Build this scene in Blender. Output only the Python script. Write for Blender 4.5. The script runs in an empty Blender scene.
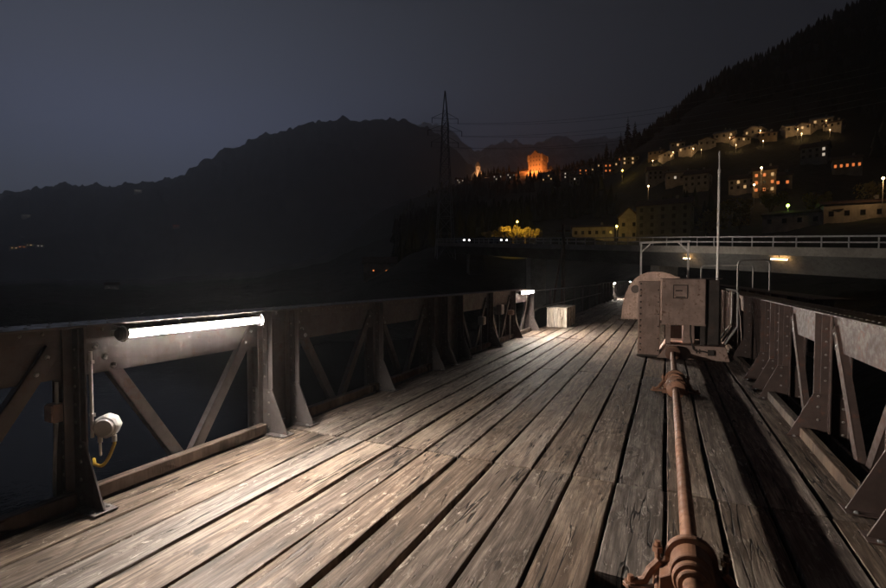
import bpy, bmesh, math, random
import numpy as np
from mathutils import Vector, Matrix
random.seed(7); rng = np.random.default_rng(7)
R = math.radians
scene = bpy.context.scene
COL = scene.collection

# ------------------------------------------------------------------ camera
F_PX, CX, CY, CAM_H = 485.0, 443.0, 294.0, 1.5
PSI = math.atan(223 / F_PX); TH = math.atan(16 / F_PX)
cam_d = bpy.data.cameras.new('camera'); cam = bpy.data.objects.new('camera', cam_d); COL.objects.link(cam)
cam.location = (0, 0, CAM_H); cam.rotation_euler = (R(90) - TH, 0, PSI)
cam_d.sensor_width = 36; cam_d.sensor_fit = 'HORIZONTAL'; cam_d.lens = F_PX / 886 * 36
cam_d.clip_start = 0.05; cam_d.clip_end = 60000
scene.camera = cam

# ------------------------------------------------------------------ sky, sun, exposure
SKY_STRENGTH = 0.27
EXPOSURE = 8.3; K = 2.0 ** -EXPOSURE     # long night exposure; lamp strengths below are given as they show on film, times K
SUN_AZ = R(-60)                          # the sun has set beyond the left-hand mountains
world = bpy.data.worlds.new('World'); scene.world = world; world.use_nodes = True
wn = world.node_tree.nodes; wl = world.node_tree.links
for n in list(wn): wn.remove(n)
w_out = wn.new('ShaderNodeOutputWorld'); w_bg = wn.new('ShaderNodeBackground')
w_sky = wn.new('ShaderNodeTexSky'); w_sky.sky_type = 'NISHITA'; w_sky.sun_disc = False
w_sky.sun_elevation = R(-7.4); w_sky.sun_rotation = SUN_AZ
w_sky.altitude = 400; w_sky.air_density = 1.0; w_sky.dust_density = 1.2; w_sky.ozone_density = 2.0
w_hsv = wn.new('ShaderNodeHueSaturation'); w_hsv.inputs['Saturation'].default_value = 0.85; w_hsv.inputs['Hue'].default_value = 0.515
w_bg.inputs['Strength'].default_value = SKY_STRENGTH
w_co = wn.new('ShaderNodeTexCoord'); w_map = wn.new('ShaderNodeMapping'); w_map.inputs['Scale'].default_value = (1.2, 1.2, 7)
w_ns = wn.new('ShaderNodeTexNoise'); w_ns.inputs['Scale'].default_value = 1.6; w_ns.inputs['Detail'].default_value = 3
w_rm = wn.new('ShaderNodeMapRange'); w_rm.inputs[1].default_value = .3; w_rm.inputs[2].default_value = .75
w_rm.inputs[3].default_value = .72; w_rm.inputs[4].default_value = 1.22
w_mul = wn.new('ShaderNodeMix'); w_mul.data_type = 'RGBA'; w_mul.blend_type = 'MULTIPLY'; w_mul.inputs[0].default_value = 1
wl.new(w_co.outputs['Generated'], w_map.inputs[0]); wl.new(w_map.outputs[0], w_ns.inputs['Vector'])
wl.new(w_ns.outputs['Fac'], w_rm.inputs[0]); wl.new(w_sky.outputs[0], w_hsv.inputs['Color'])
wl.new(w_hsv.outputs[0], w_mul.inputs[6]); wl.new(w_rm.outputs[0], w_mul.inputs[7])
wl.new(w_mul.outputs[2], w_bg.inputs['Color']); wl.new(w_bg.outputs[0], w_out.inputs[0])

sun_d = bpy.data.lights.new('sun', 'SUN'); sun_d.energy = 0.85 * K; sun_d.angle = R(30); sun_d.color = (0.74, 0.80, 1.0)
sun = bpy.data.objects.new('sun', sun_d); COL.objects.link(sun)
sun_dir = Vector((-math.sin(R(60)), math.cos(R(60)), 0.12))      # afterglow, low over the left ridge
sun.rotation_euler = sun_dir.to_track_quat('Z', 'Y').to_euler()
vs = scene.view_settings; vs.view_transform = 'Standard'; vs.look = 'None'; vs.gamma = 1; vs.use_curve_mapping = False
vs.exposure = EXPOSURE
scene.render.engine = 'CYCLES'; cy = scene.cycles
cy.use_denoising = True; cy.use_light_tree = True; cy.max_bounces = 6; cy.volume_bounces = 1; cy.diffuse_bounces = 3; cy.glossy_bounces = 3
cy.sample_clamp_indirect = 4.0 * K * 4; cy.caustics_reflective = False; cy.caustics_refractive = False
HAZE = 2.6e-4
TUBE_POWER = 1640.0 * K

# ------------------------------------------------------------------ helpers
def fr(r, g):            # (metres right of the view axis, metres ahead) -> world x, y
    return (r * math.cos(PSI) - g * math.sin(PSI), r * math.sin(PSI) + g * math.cos(PSI))
def ug(u, g):            # pixel column + depth -> world x, y
    return fr((u - CX) / F_PX * g, g)
def zv(v, g):            # pixel row + depth -> world z (horizon at row 278)
    return CAM_H + (278 - v) / F_PX * g

class MB:
    def __init__(s): s.v = []; s.f = []
    def add(s, vs_, fs_):
        o = len(s.v); s.v += [tuple(p) for p in vs_]; s.f += [tuple(i + o for i in f) for f in fs_]; return s
    def box(s, x0, x1, y0, y1, z0, z1, M=None):
        p = [Vector(q) for q in ((x0,y0,z0),(x1,y0,z0),(x1,y1,z0),(x0,y1,z0),(x0,y0,z1),(x1,y0,z1),(x1,y1,z1),(x0,y1,z1))]
        if M: p = [M @ q for q in p]
        return s.add(p, [(0,3,2,1),(4,5,6,7),(0,1,5,4),(1,2,6,5),(2,3,7,6),(3,0,4,7)])
    def prism(s, pts, ext):       # planar polygon swept along ext
        e = Vector(ext); n = len(pts); p = [Vector(q) for q in pts]
        return s.add(p + [q + e for q in p], [tuple(range(n))[::-1], tuple(range(n, 2*n))] + [(i, (i+1) % n, (i+1) % n + n, i + n) for i in range(n)])
    def tube(s, path, r, n=8, caps=True):
        P = [Vector(q) for q in path]; rr = r if isinstance(r, (list, tuple)) else [r] * len(P)
        rings = []; up = None
        for i, p in enumerate(P):
            t = (P[min(i+1, len(P)-1)] - P[max(i-1, 0)]).normalized()
            if up is None: up = Vector((0,0,1)) if abs(t.z) < .9 else Vector((1,0,0))
            a = t.cross(up).normalized(); up = a.cross(t).normalized()
            rings.append([p + (a * math.cos(2*math.pi*k/n) + up * math.sin(2*math.pi*k/n)) * rr[i] for k in range(n)])
        fs = []
        for i in range(len(P)-1):
            for k in range(n): fs.append((i*n+k, i*n+(k+1) % n, (i+1)*n+(k+1) % n, (i+1)*n+k))
        if caps: fs += [tuple(range(n))[::-1], tuple((len(P)-1)*n + k for k in range(n))]
        return s.add([q for rg in rings for q in rg], fs)
    def dome(s, c, axis, r, h, n=8):     # rivet / bolt head
        ax = Vector(axis).normalized(); a = ax.orthogonal().normalized(); b = ax.cross(a); c = Vector(c)
        vs_ = [c + (a*math.cos(2*math.pi*k/n) + b*math.sin(2*math.pi*k/n))*r for k in range(n)]
        vs_ += [c + ax*h*.75 + (a*math.cos(2*math.pi*k/n) + b*math.sin(2*math.pi*k/n))*r*.66 for k in range(n)] + [c + ax*h]
        return s.add(vs_, [(k, (k+1) % n, (k+1) % n + n, k+n) for k in range(n)] + [(k+n, (k+1) % n + n, 2*n) for k in range(n)])
    def mesh(s, name, bevel=0, smooth=False):
        m = bpy.data.meshes.new(name); m.from_pydata(s.v, [], s.f); m.update()
        bm = bmesh.new(); bm.from_mesh(m); bmesh.ops.recalc_face_normals(bm, faces=bm.faces)
        if bevel: bmesh.ops.bevel(bm, geom=[e for e in bm.edges if len(e.link_faces) == 2 and e.calc_face_angle(0) > .6], offset=bevel, segments=1, affect='EDGES')
        for f in bm.faces: f.smooth = smooth
        bm.to_mesh(m); bm.free()
        if smooth: 
            try: m.set_sharp_from_angle(angle=R(40))
            except Exception: pass
        return m
def link(name, mesh, mat=None, parent=None, loc=(0,0,0), rot=(0,0,0)):
    o = bpy.data.objects.new(name, mesh); COL.objects.link(o)
    if mat is not None and mesh is not None and not mesh.materials: mesh.materials.append(mat)
    o.parent = parent; o.location = loc; o.rotation_euler = rot
    return o
def part(name, mb, mat, parent=None, bevel=0, smooth=False, loc=(0,0,0), rot=(0,0,0)):
    return link(name, mb.mesh(name, bevel, smooth), mat, parent, loc, rot)
def tag(o, label=None, cat=None, group=None, kind=None):
    if label: o['label'] = label
    if cat: o['category'] = cat
    if group: o['group'] = group
    if kind: o['kind'] = kind
    return o
def thing(name, label, cat, loc=(0,0,0), rz=0, group=None):
    o = bpy.data.objects.new(name, None); COL.objects.link(o); o.location = loc; o.rotation_euler = (0, 0, rz); o.empty_display_size = .2
    return tag(o, label, cat, group)
def copy_tree(o, parent=None):
    c = o.copy(); COL.objects.link(c); c.parent = parent
    for ch in list(o.children): copy_tree(ch, c)
    return c

# ------------------------------------------------------------------ materials
class NT:
    def __init__(s, name):
        s.m = bpy.data.materials.new(name); s.m.use_nodes = True; s.t = s.m.node_tree; s.n = s.t.nodes; s.l = s.t.links
        s.b = s.n['Principled BSDF']; s.out = s.n['Material Output']
    def node(s, typ, **kw):
        n = s.n.new(typ)
        for k, v in kw.items(): setattr(n, k, v)
        return n
    def put(s, sock, val):
        if hasattr(val, 'is_output') or isinstance(val, bpy.types.NodeSocket): s.l.new(val, sock)
        elif isinstance(val, (tuple, list)) and sock.type == 'RGBA' and len(val) == 3: sock.default_value = (*val, 1)
        else: sock.default_value = val
    def math(s, op, a, b=0.0, c=0.0, clamp=False):
        n = s.node('ShaderNodeMath', operation=op, use_clamp=clamp)
        s.put(n.inputs[0], a); s.put(n.inputs[1], b); s.put(n.inputs[2], c); return n.outputs[0]
    def mix(s, fac, a, b, mode='MIX'):
        n = s.node('ShaderNodeMix', data_type='RGBA', blend_type=mode); s.put(n.inputs[0], fac); s.put(n.inputs[6], a); s.put(n.inputs[7], b); return n.outputs[2]
    def mapr(s, v, a, b, c=0.0, d=1.0, smooth=True):
        n = s.node('ShaderNodeMapRange', interpolation_type='SMOOTHSTEP' if smooth else 'LINEAR')
        s.put(n.inputs[0], v)
        for i, q in enumerate((a, b, c, d)): s.put(n.inputs[1+i], q)
        return n.outputs[0]
    def noise(s, vec, scale, detail=3, rough=.55, dist=0.0):
        n = s.node('ShaderNodeTexNoise'); s.put(n.inputs['Vector'], vec); s.put(n.inputs['Scale'], scale); s.put(n.inputs['Detail'], detail)
        s.put(n.inputs['Roughness'], rough); s.put(n.inputs['Distortion'], dist); return n.outputs['Fac']
    def mapping(s, vec, scale=(1,1,1), loc=(0,0,0)):
        n = s.node('ShaderNodeMapping'); s.put(n.inputs[0], vec); s.put(n.inputs['Location'], loc); s.put(n.inputs['Scale'], scale); return n.outputs[0]
    def coord(s, per_object=True):
        tc = s.node('ShaderNodeTexCoord').outputs['Object']
        if not per_object: return tc
        rnd = s.node('ShaderNodeObjectInfo').outputs['Random']
        v = s.node('ShaderNodeVectorMath', operation='ADD'); s.l.new(tc, v.inputs[0])
        cmb = s.node('ShaderNodeCombineXYZ'); q = s.math('MULTIPLY', rnd, 97.3)
        for i in range(3): s.l.new(q if i < 2 else s.math('MULTIPLY', rnd, 41.7), cmb.inputs[i])
        s.l.new(cmb.outputs[0], v.inputs[1]); s.rnd = rnd; return v.outputs[0]
    def bump(s, height, dist, strength=1.0):
        n = s.node('ShaderNodeBump'); s.put(n.inputs['Height'], height); n.inputs['Distance'].default_value = dist; n.inputs['Strength'].default_value = strength
        s.l.new(n.outputs[0], s.b.inputs['Normal']); return n
    def fin(s, color, rough=.6, spec=.4, metal=0.0):
        s.put(s.b.inputs['Base Color'], color); s.put(s.b.inputs['Roughness'], rough); s.b.inputs['Specular IOR Level'].default_value = spec
        s.b.inputs['Metallic'].default_value = metal; return s.m

def mat_wood(name, light, dark, bleach, axis='Y', bump=.0065):
    t = NT(name); co = t.coord()
    sep = t.node('ShaderNodeSeparateXYZ'); t.l.new(co, sep.inputs[0])
    X, Y, Z = sep.outputs
    A, B = (X, Y) if axis == 'Y' else (X, Z)           # A across, B along the grain
    dn = t.node('ShaderNodeTexNoise'); t.l.new(co, dn.inputs['Vector']); dn.inputs['Scale'].default_value = 9.0; dn.inputs['Detail'].default_value = 3
    dsep = t.node('ShaderNodeSeparateXYZ'); t.l.new(dn.outputs['Color'], dsep.inputs[0])
    pc = t.node('ShaderNodeCombineXYZ')
    t.l.new(t.math('ADD', t.math('MULTIPLY', A, 3.4), t.math('MULTIPLY', dsep.outputs[0], .22)), pc.inputs[0]); t.l.new(t.math('ADD', t.math('MULTIPLY', B, 1.5), t.math('MULTIPLY', dsep.outputs[1], .22)), pc.inputs[1])
    vo = t.node('ShaderNodeTexVoronoi', voronoi_dimensions='2D'); t.l.new(pc.outputs[0], vo.inputs['Vector']); vo.inputs['Scale'].default_value = 1.0
    vs2 = t.node('ShaderNodeSeparateXYZ'); t.l.new(vo.outputs['Color'], vs2.inputs[0])
    has = t.mapr(vs2.outputs[0], .50, .56); ksz = t.mapr(vs2.outputs[1], 0, 1, .55, 1.5, False)
    kd = t.math('DIVIDE', vo.outputs['Distance'], ksz)
    knot = t.math('MULTIPLY', t.mapr(kd, .085, .03), has)      # knot core
    halo = t.math('MULTIPLY', t.mapr(kd, .50, .04), has)       # fibres that swing round it
    st = lambda sa, sb, scale=1.0, d=3, r=.55, dist=0.: t.noise(_c(sa, sb), scale, d, r, dist)
    def _c(sa, sb):
        c = t.node('ShaderNodeCombineXYZ'); t.l.new(t.math('MULTIPLY', A, sa), c.inputs[0]); t.l.new(t.math('MULTIPLY', B, sb), c.inputs[1]); t.l.new(Z if axis == 'Y' else Y, c.inputs[2]); return c.outputs[0]
    warp = st(3.5, .8, d=2)
    a2 = t.math('ADD', t.math('MULTIPLY', A, 62.0), t.math('ADD', t.math('MULTIPLY', warp, 26.0), t.math('MULTIPLY', halo, 9.0)))
    ring = t.math('SINE', a2); ring = t.mapr(ring, -1, 1)
    fibre = st(150, 9.0, d=4, r=.7); fib2 = st(55, 1.6, d=3, r=.6)
    patch = st(2.2, .7, d=4, r=.6); patch2 = st(9, 2.4, d=3)
    cr = t.math('ABSOLUTE', t.math('SUBTRACT', st(11, .55, d=3, r=.5, dist=.35), .5))
    crack = t.math('MULTIPLY', t.mapr(cr, .016, .005), t.mapr(st(4, .7, d=2), .44, .58))
    tear = t.math('MULTIPLY', t.mapr(st(24, 7, d=4, r=.7, dist=1.1), .56, .68), t.mapr(patch2, .42, .58))   # torn, raised fibres
    col = t.mix(t.mapr(fib2, .3, .72), dark, light)
    col = t.mix(t.math('MULTIPLY', t.math('POWER', ring, 1.7), .62), col, tuple(c * .55 for c in dark))
    col = t.mix(t.math('MULTIPLY', t.mapr(patch, .48, .72), .55), col, bleach)
    col = t.mix(t.math('MULTIPLY', t.mapr(patch, .48, .30), .5), col, tuple(c * .55 for c in dark))
    col = t.mix(t.math('MULTIPLY', tear, .75), col, tuple(min(1, c * 1.35) for c in bleach))
    col = t.mix(t.math('MULTIPLY', t.mapr(fibre, .40, .60), .42), col, tuple(c * .5 for c in dark))
    col = t.mix(t.math('MULTIPLY', halo, .35), col, tuple(c * .7 for c in dark)); col = t.mix(t.math('MULTIPLY', knot, .8), col, (.030, .019, .012))
    streak = st(58, 2.6, d=6, r=.74); pit = t.math('MULTIPLY', t.mapr(st(17, 5.5, d=4, r=.7, dist=.6), .60, .68), t.mapr(st(3, 1.1, d=2), .40, .60))
    col = t.mix(1.0, col, t.mapr(streak, .36, .64, .70, 1.16), 'MULTIPLY')
    col = t.mix(t.math('MULTIPLY', pit, .45), col, (.028, .019, .013))
    col = t.mix(t.math('MULTIPLY', crack, .95), col, (.010, .007, .005))
    hv = t.node('ShaderNodeHueSaturation'); t.l.new(col, hv.inputs['Color'])
    t.l.new(t.mapr(t.rnd, 0, 1, .74, 1.22, False), hv.inputs['Value']); t.l.new(t.mapr(t.math('FRACT', t.math('MULTIPLY', t.rnd, 7.31)), 0, 1, .62, 1.0, False), hv.inputs['Saturation'])
    h = t.math('ADD', t.math('MULTIPLY', ring, .16), t.math('MULTIPLY', fibre, .22))
    h = t.math('ADD', h, t.math('MULTIPLY', patch2, .55)); h = t.math('ADD', h, t.math('MULTIPLY', tear, .55))
    h = t.math('ADD', h, t.math('MULTIPLY', halo, .8)); h = t.math('SUBTRACT', h, t.math('ADD', t.math('MULTIPLY', crack, 1.3), t.math('MULTIPLY', pit, .7))); h = t.math('ADD', h, t.math('MULTIPLY', streak, .30))
    t.bump(h, bump, 1.0)
    return t.fin(hv.outputs[0], t.mapr(patch2, .3, .7, .68, .88), .22)

def mat_paint(name, base, rust=(.16, .07, .035), rust_amt=.35, rough=.5, spec=.45, scale=1.0, bump=.0012, metal=0., dirt=.6, drip=True):
    t = NT(name); co = t.coord()
    n1 = t.noise(co, 3.2*scale, 5, .62); n2 = t.noise(co, 17*scale, 5, .6); n3 = t.noise(co, 120*scale, 3, .6)
    n4 = t.noise(t.mapping(co, (6*scale, 6*scale, .7*scale) if drip else (1.5*scale,)*3), 2.0, 4, .6)
    col = t.mix(t.mapr(n1, .32, .7), tuple(c*dirt for c in base), base)
    col = t.mix(t.math('MULTIPLY', t.mapr(n4, .5, .72), .5), col, tuple(c*dirt*.8 for c in base))
    rm = t.math('MULTIPLY', t.mapr(t.math('ADD', t.math('MULTIPLY', n2, .65), t.math('MULTIPLY', n1, .4)), .56, .68), rust_amt)
    col = t.mix(rm, col, rust); col = t.mix(t.math('MULTIPLY', t.mapr(n3, .45, .7), .18), col, tuple(c*.5 for c in base))
    t.bump(t.math('ADD', t.math('MULTIPLY', n3, .35), t.math('ADD', t.math('MULTIPLY', n2, .6), rm)), bump)
    return t.fin(col, t.mapr(n2, .3, .7, max(.1, rough-.12), min(1, rough+.2)), spec, metal)

def mat_rough(name, c1, c2, c3=None, scale=1.0, rough=.9, bump=.02, spec=.2):
    t = NT(name); co = t.coord(False)
    n1 = t.noise(co, .35*scale, 6, .6); n2 = t.noise(co, 2.7*scale, 6, .65); n3 = t.noise(co, 14*scale, 4, .6)
    col = t.mix(t.mapr(n1, .35, .65), c1, c2); col = t.mix(t.math('MULTIPLY', t.mapr(n2, .45, .7), .6), col, c3 or tuple(c*.5 for c in c1))
    t.bump(t.math('ADD', n2, t.math('MULTIPLY', n3, .4)), bump)
    return t.fin(col, rough, spec)

def mat_emit(name, color, strength, sample=True):
    t = NT(name); t.fin((.6, .6, .6), .5)
    t.b.inputs['Emission Color'].default_value = (*color, 1); t.b.inputs['Emission Strength'].default_value = strength
    if not sample: t.m.cycles.emission_sampling = 'NONE'
    return t.m
def mat_plain(name, c, rough=.5, spec=.4, metal=0.): return mat_paint(name, c, rust_amt=0.05, rough=rough, spec=spec, metal=metal, dirt=.8)

M = {}
M['plank'] = mat_wood('weathered_plank', (.29, .208, .148), (.125, .084, .058), (.42, .335, .26))
M['kerb'] = mat_wood('kerb_timber', (.20, .125, .078), (.10, .06, .038), (.27, .19, .13))
M['crate'] = mat_wood('pale_board', (.68, .58, .46), (.52, .43, .33), (.76, .67, .55), axis='Z', bump=.0015)
M['steel'] = mat_paint('dark_brown_steel', (.118, .098, .092), (.11, .05, .03), .45, .50, .5)
M['steel_r'] = mat_paint('red_brown_steel', (.088, .058, .048), (.15, .06, .035), .55, .55, .4)
M['rivet'] = mat_paint('worn_rivet', (.21, .18, .155), (.12, .06, .035), .3, .38, .6)
M['bolt'] = mat_paint('zinc_bolt', (.45, .44, .42), (.2, .13, .09), .2, .30, .6, metal=.7)
M['shaft'] = mat_paint('rust_primer', (.27, .128, .072), (.075, .038, .022), .85, .55, .4, dirt=.5, drip=False)
M['housing'] = mat_paint('pinkish_brown_paint', (.58, .395, .315), (.17, .085, .05), .8, .65, .3, dirt=.62, bump=.003)
M['housing_d'] = mat_paint('dark_machine_steel', (.10, .075, .062), (.12, .06, .035), .5, .6, .35)
M['pale_metal'] = mat_paint('pale_galvanised', (.66, .61, .56), (.22, .13, .08), .3, .45, .5)
M['grey_plastic'] = mat_plain('grey_plastic', (.42, .40, .37), .45)
M['dark_plastic'] = mat_plain('dark_plastic', (.06, .055, .05), .45)
M['cable_y'] = mat_plain('yellow_cable', (.55, .36, .03), .4)
M['cable_w'] = mat_plain('white_cable', (.55, .53, .50), .4)
M['concrete'] = mat_rough('bridge_concrete', (.32, .29, .25), (.24, .215, .185), (.17, .15, .13), 1.6, .85, .01)
M['concrete_d'] = mat_rough('dark_concrete', (.15,.145,.135), (.11,.105,.10), (.07,.066,.06), 1.2, .9, .01)  # box girder concrete, a darker tone than the edge beams
M['rock'] = mat_rough('rock', (.16, .15, .14), (.10, .095, .09), None, 3, .9, .05)
M['grass'] = mat_rough('bank_grass', (.055, .060, .028), (.085, .075, .04), (.03, .03, .018), 2.0, .95, .08)
M['hill'] = mat_rough('wooded_hill', (.030, .034, .026), (.045, .045, .036), (.018, .02, .016), .06, 1, 1.0)
M['mount'] = mat_rough('forested_mountain', (.085, .085, .09), (.12, .118, .12), (.06, .06, .064), .004, 1, 6)
M['tube'] = mat_emit('lit_tube', (1.0, .92, .84), TUBE_POWER)
M['tube_b'] = mat_emit('brighter_tube', (1.0, .89, .78), TUBE_POWER*1.4)

# snowy mountain: snow on the high flat ground
t = NT('snowy_mountain'); co = t.coord(False); gz_ = t.node('ShaderNodeSeparateXYZ'); t.l.new(t.node('ShaderNodeNewGeometry').outputs['Normal'], gz_.inputs[0])
pz = t.node('ShaderNodeSeparateXYZ'); t.l.new(co, pz.inputs[0]); nn = t.noise(co, .006, 7, .7)
sn = t.math('MULTIPLY', t.mapr(nn, .44, .60), t.mapr(t.math('ADD', pz.outputs[2], t.math('MULTIPLY', nn, 900)), 1250, 1800))
M['snow'] = t.fin(t.mix(sn, (.045, .045, .05), (.55, .56, .60)), 1, .1)
# water
t = NT('dark_water'); co = t.coord(False); t.bump(t.math('ADD', t.noise(co, .9, 3), t.math('MULTIPLY', t.noise(co, 4, 3), .4)), .02)
M['water'] = t.fin((.003, .004, .005), .04, .06); t.b.inputs['IOR'].default_value = 1.10

# ------------------------------------------------------------------ terrain, water, mountains
CTRL = [  # (u, depth, z) given directly
 (300,9,-6.2),(360,11,-4.2),(420,14,-4.5),(520,17,-7.5),(620,20,-8.5),(700,16,-6.0),(886,8,-3.2),(1000,9,-2.2),(1200,9,-1.6),(886,16,-1.9),(1100,16,-.6),(1300,14,.2),
 (200,14,-7.8),(100,20,-8.5),(-100,20,-9),(0,45,-8.5),(200,45,-8.5),(-200,90,-5),(0,110,-4.5),(200,110,-4.5),(300,130,-4),(0,300,-3),(250,300,-2),(250,600,-2),(0,900,-3),(-240,900,-3),
 (640,40,-8.5),(560,40,-9),(480,40,-9.5),(640,60,-4.5),(690,58,-2.2),(750,50,-1.6),(800,44,-1.2),(886,36,-.9),(1000,34,0.5),(1200,30,1.5),
 (560,75,-5.5),(500,90,-5),(450,105,2.0),(440,118,7.6),(400,130,5.5),(360,150,-3),(600,84,2.5),(650,78,3.2)]
CTRLV = [ # (u, depth, pixel row it shows at)
 (520,150,239),(560,150,238),(620,158,239),(680,150,238),(750,130,234),(820,110,228),(900,95,222),(1000,80,226),(1250,70,220),
 (470,190,240),(400,230,246),(340,330,256),
 (560,300,206),(480,330,214),(640,240,190),(700,210,196),(760,190,194),(830,170,200),(900,150,204),(1050,130,190),
 (650,262,160),(700,252,150),(745,244,144),(790,236,136),(835,228,129),(900,230,120),(1050,230,90),(1250,230,60),
 (536,500,177),(500,500,179),(560,480,176),(476,600,182),(440,620,190),(400,700,208),(360,800,226),(600,470,164),(620,440,156),
 (645,520,138),(700,540,97),(760,560,64),(830,580,24),(886,600,-4),(1000,600,-60),(1250,600,-120),
 (536,760,196),(470,800,205),(620,760,170),(700,850,110),(886,900,20),(1250,900,-60)]
pts = [(u/160.0, 1.7*math.log(g), z) for u, g, z in CTRL] + [(u/160.0, 1.7*math.log(g), zv(v, g)) for u, g, v in CTRLV]
P_ = np.array([(a, b) for a, b, _ in pts]); Z_ = np.array([math.asinh(c/6.0) for *_, c in pts])
D_ = np.sqrt(((P_[:,None]-P_[None])**2).sum(-1) + .02)
W_ = np.linalg.solve(np.block([[D_, np.ones((len(P_),1))],[np.ones((1,len(P_))), np.zeros((1,1))]]), np.append(Z_, 0))
def hgt(u, g):
    q = np.array([u/160.0, 1.7*math.log(max(g, 4))]); d = np.sqrt(((P_-q)**2).sum(-1) + .02)
    return 6.0*math.sinh(float(d @ W_[:-1] + W_[-1]))
from mathutils import noise as mnoise
def fbm(x, y, s, o=5, seed=0.0):
    return mnoise.fractal(Vector((x/s, y/s, seed)), 0.9, 2.1, o)
def grid_mesh(name, fn, nu, ng, mat, smooth=True):
    vs_ = [fn(i/(nu-1), j/(ng-1)) for j in range(ng) for i in range(nu)]
    fs_ = [(j*nu+i, j*nu+i+1, (j+1)*nu+i+1, (j+1)*nu+i) for j in range(ng-1) for i in range(nu-1)]
    m = bpy.data.meshes.new(name); m.from_pydata(vs_, [], fs_); m.update(); m.polygons.foreach_set('use_smooth', [smooth]*len(fs_)); m.materials.append(mat)
    return m
def terrain_z(u, g):
    x, y = ug(u, g); z = hgt(u, g)
    if g > 25: z += fbm(x, y, g*.22, 5)*g*.012 + abs(fbm(x, y, 9, 3, 3.1))*min(3.0, g*.006)
    else: z += fbm(x, y, 3.0, 4)*.25
    if -7 < x < 3.6 and y < 60 and z > -3.2: z = -3.2       # keep clear of the deck
    return z
def terr(i, j):
    u = -250 + i*1600; g = 6.5*math.exp(j*math.log(1000/6.5)); x, y = ug(u, g)
    return (x, y, terrain_z(u, g))
tag(link('terrain', grid_mesh('terrain', terr, 300, 190, M['hill'])), kind='structure')
gm = MB().box(-15500, 15500, -15500, 15500, -14, -13).mesh('ground'); tag(link('ground', gm, M['hill']), kind='structure')
wm = bpy.data.meshes.new('water'); wm.from_pydata([(-400,-300,-7),(400,-300,-7),(400,300,-7),(-400,300,-7)], [], [(0,1,2,3)]); tag(link('water', wm, M['water']), kind='structure')

def ridge(name, pts, depth, back, mat, rough_s, amp, seed, foot=-10):
    us = [p[0] for p in pts]; vs_ = [p[1] for p in pts]; nu, ng = 420, 70
    def fn(i, j):
        u = us[0] + i*(us[-1]-us[0]); v = np.interp(u, us, vs_)
        t_ = -1 + 2*j                                    # -1 front foot, 0 crest, 1 back foot
        g = depth + (t_*(depth*.45) if t_ < 0 else t_*back)
        x, y = ug(u, g); zc = zv(v, depth); k = abs(t_)
        prof = (1-k)**1.15 if t_ < 0 else (1-k)
        n_ = fbm(x, y, rough_s, 7, seed)
        z = foot + (zc-foot)*prof + n_*amp*(.12 + .9*math.sin(math.pi*min(1, k*1.1)))*(1 if k < .95 else .3)
        z += (abs(fbm(x, y, rough_s*.22, 6, seed+3)) - .25)*amp*.34*(1-k)
        return (x, y, z)
    return tag(link(name, grid_mesh(name, fn, nu, ng, mat)), kind='structure')
ridge('mountain', [(-260,190),(-200,196),(0,194),(60,188),(100,186),(135,187),(170,179),(200,168),(225,156),(250,143),(285,134),(320,126),(350,121),(385,120),(400,123),(425,128),(440,138),(455,152),(480,170),(520,190),(600,215)], 2600, 1500, M['mount'], 520, 150, 1.7)
ridge('snowy_mountain', [(330,140),(372,126),(395,122),(412,125),(428,122),(444,124),(460,140),(475,152),(484,150),(500,142),(512,141),(528,148),(545,141),(560,137),(575,140),(590,136),(604,138),(620,139),(640,142),(680,150),(760,160),(900,170)], 6200, 2600, M['snow'], 900, 330, 5.3)
ridge('distant_ridge', [(-260,204),(-60,197),(0,196),(40,191),(90,190),(140,190),(220,196),(300,200)], 5200, 2000, M['mount'], 800, 200, 9.1)

# ------------------------------------------------------------------ deck: every plank on its own
deck = tag(bpy.data.objects.new('deck', None), kind='structure'); COL.objects.link(deck)
GAPS = [-3.45, -3.135, -2.821, -2.509, -2.195, -1.882, -1.568, -1.266, -.94, -.631, -.316, .013, .328, .640, .958, 1.275]
ROWS = [-4.77 + 4.25*k for k in range(15)]             # butt joints, one per 4.25 m bay
PT = .07
def plank_mesh(w, ln, seed, nseg=14):
    rd = random.Random(seed); prof = []
    hw = w/2; ch = .007
    sec = [(-hw, -PT), (-hw, -ch), (-hw+ch*.8, 0), (-hw*.45, 0), (hw*.45, 0), (hw-ch*.8, 0), (hw, -ch), (hw, -PT)]
    cup = rd.uniform(-.003, .004); ph = rd.uniform(0, 9); vs_ = []
    for i in range(nseg+1):
        y = -ln/2 + ln*i/nseg
        el = .0035*math.sin(y*2.1+ph) + rd.uniform(-.002, .002); er = .0035*math.sin(y*1.7+ph*2) + rd.uniform(-.002, .002)
        dz = .003*math.sin(y*1.3+ph)
        for k, (x, z) in enumerate(sec):
            e = el if k < 3 else er if k > 4 else 0
            zz = z + (dz + cup*((x/hw)**2 - .5) + (rd.uniform(-.0015, .0015) if 1 < k < 6 else 0) if z > -PT else 0)
            yy = y + (rd.uniform(-.004, .004) if i in (0, nseg) else 0)
            vs_.append((x + e, yy, zz - (.004 if i in (0, nseg) and 1 < k < 6 else 0)))
    n = len(sec); fs_ = []
    for i in range(nseg):
        for k in range(n): fs_.append((i*n+k, i*n+(k+1) % n, (i+1)*n+(k+1) % n, (i+1)*n+k))
    fs_ += [tuple(range(n)), tuple((nseg)*n + k for k in range(n))[::-1]]
    m = MB(); m.add(vs_, fs_); me = m.mesh('plank'); me.materials.append(M['plank']); return me
pcache = {}
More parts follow.
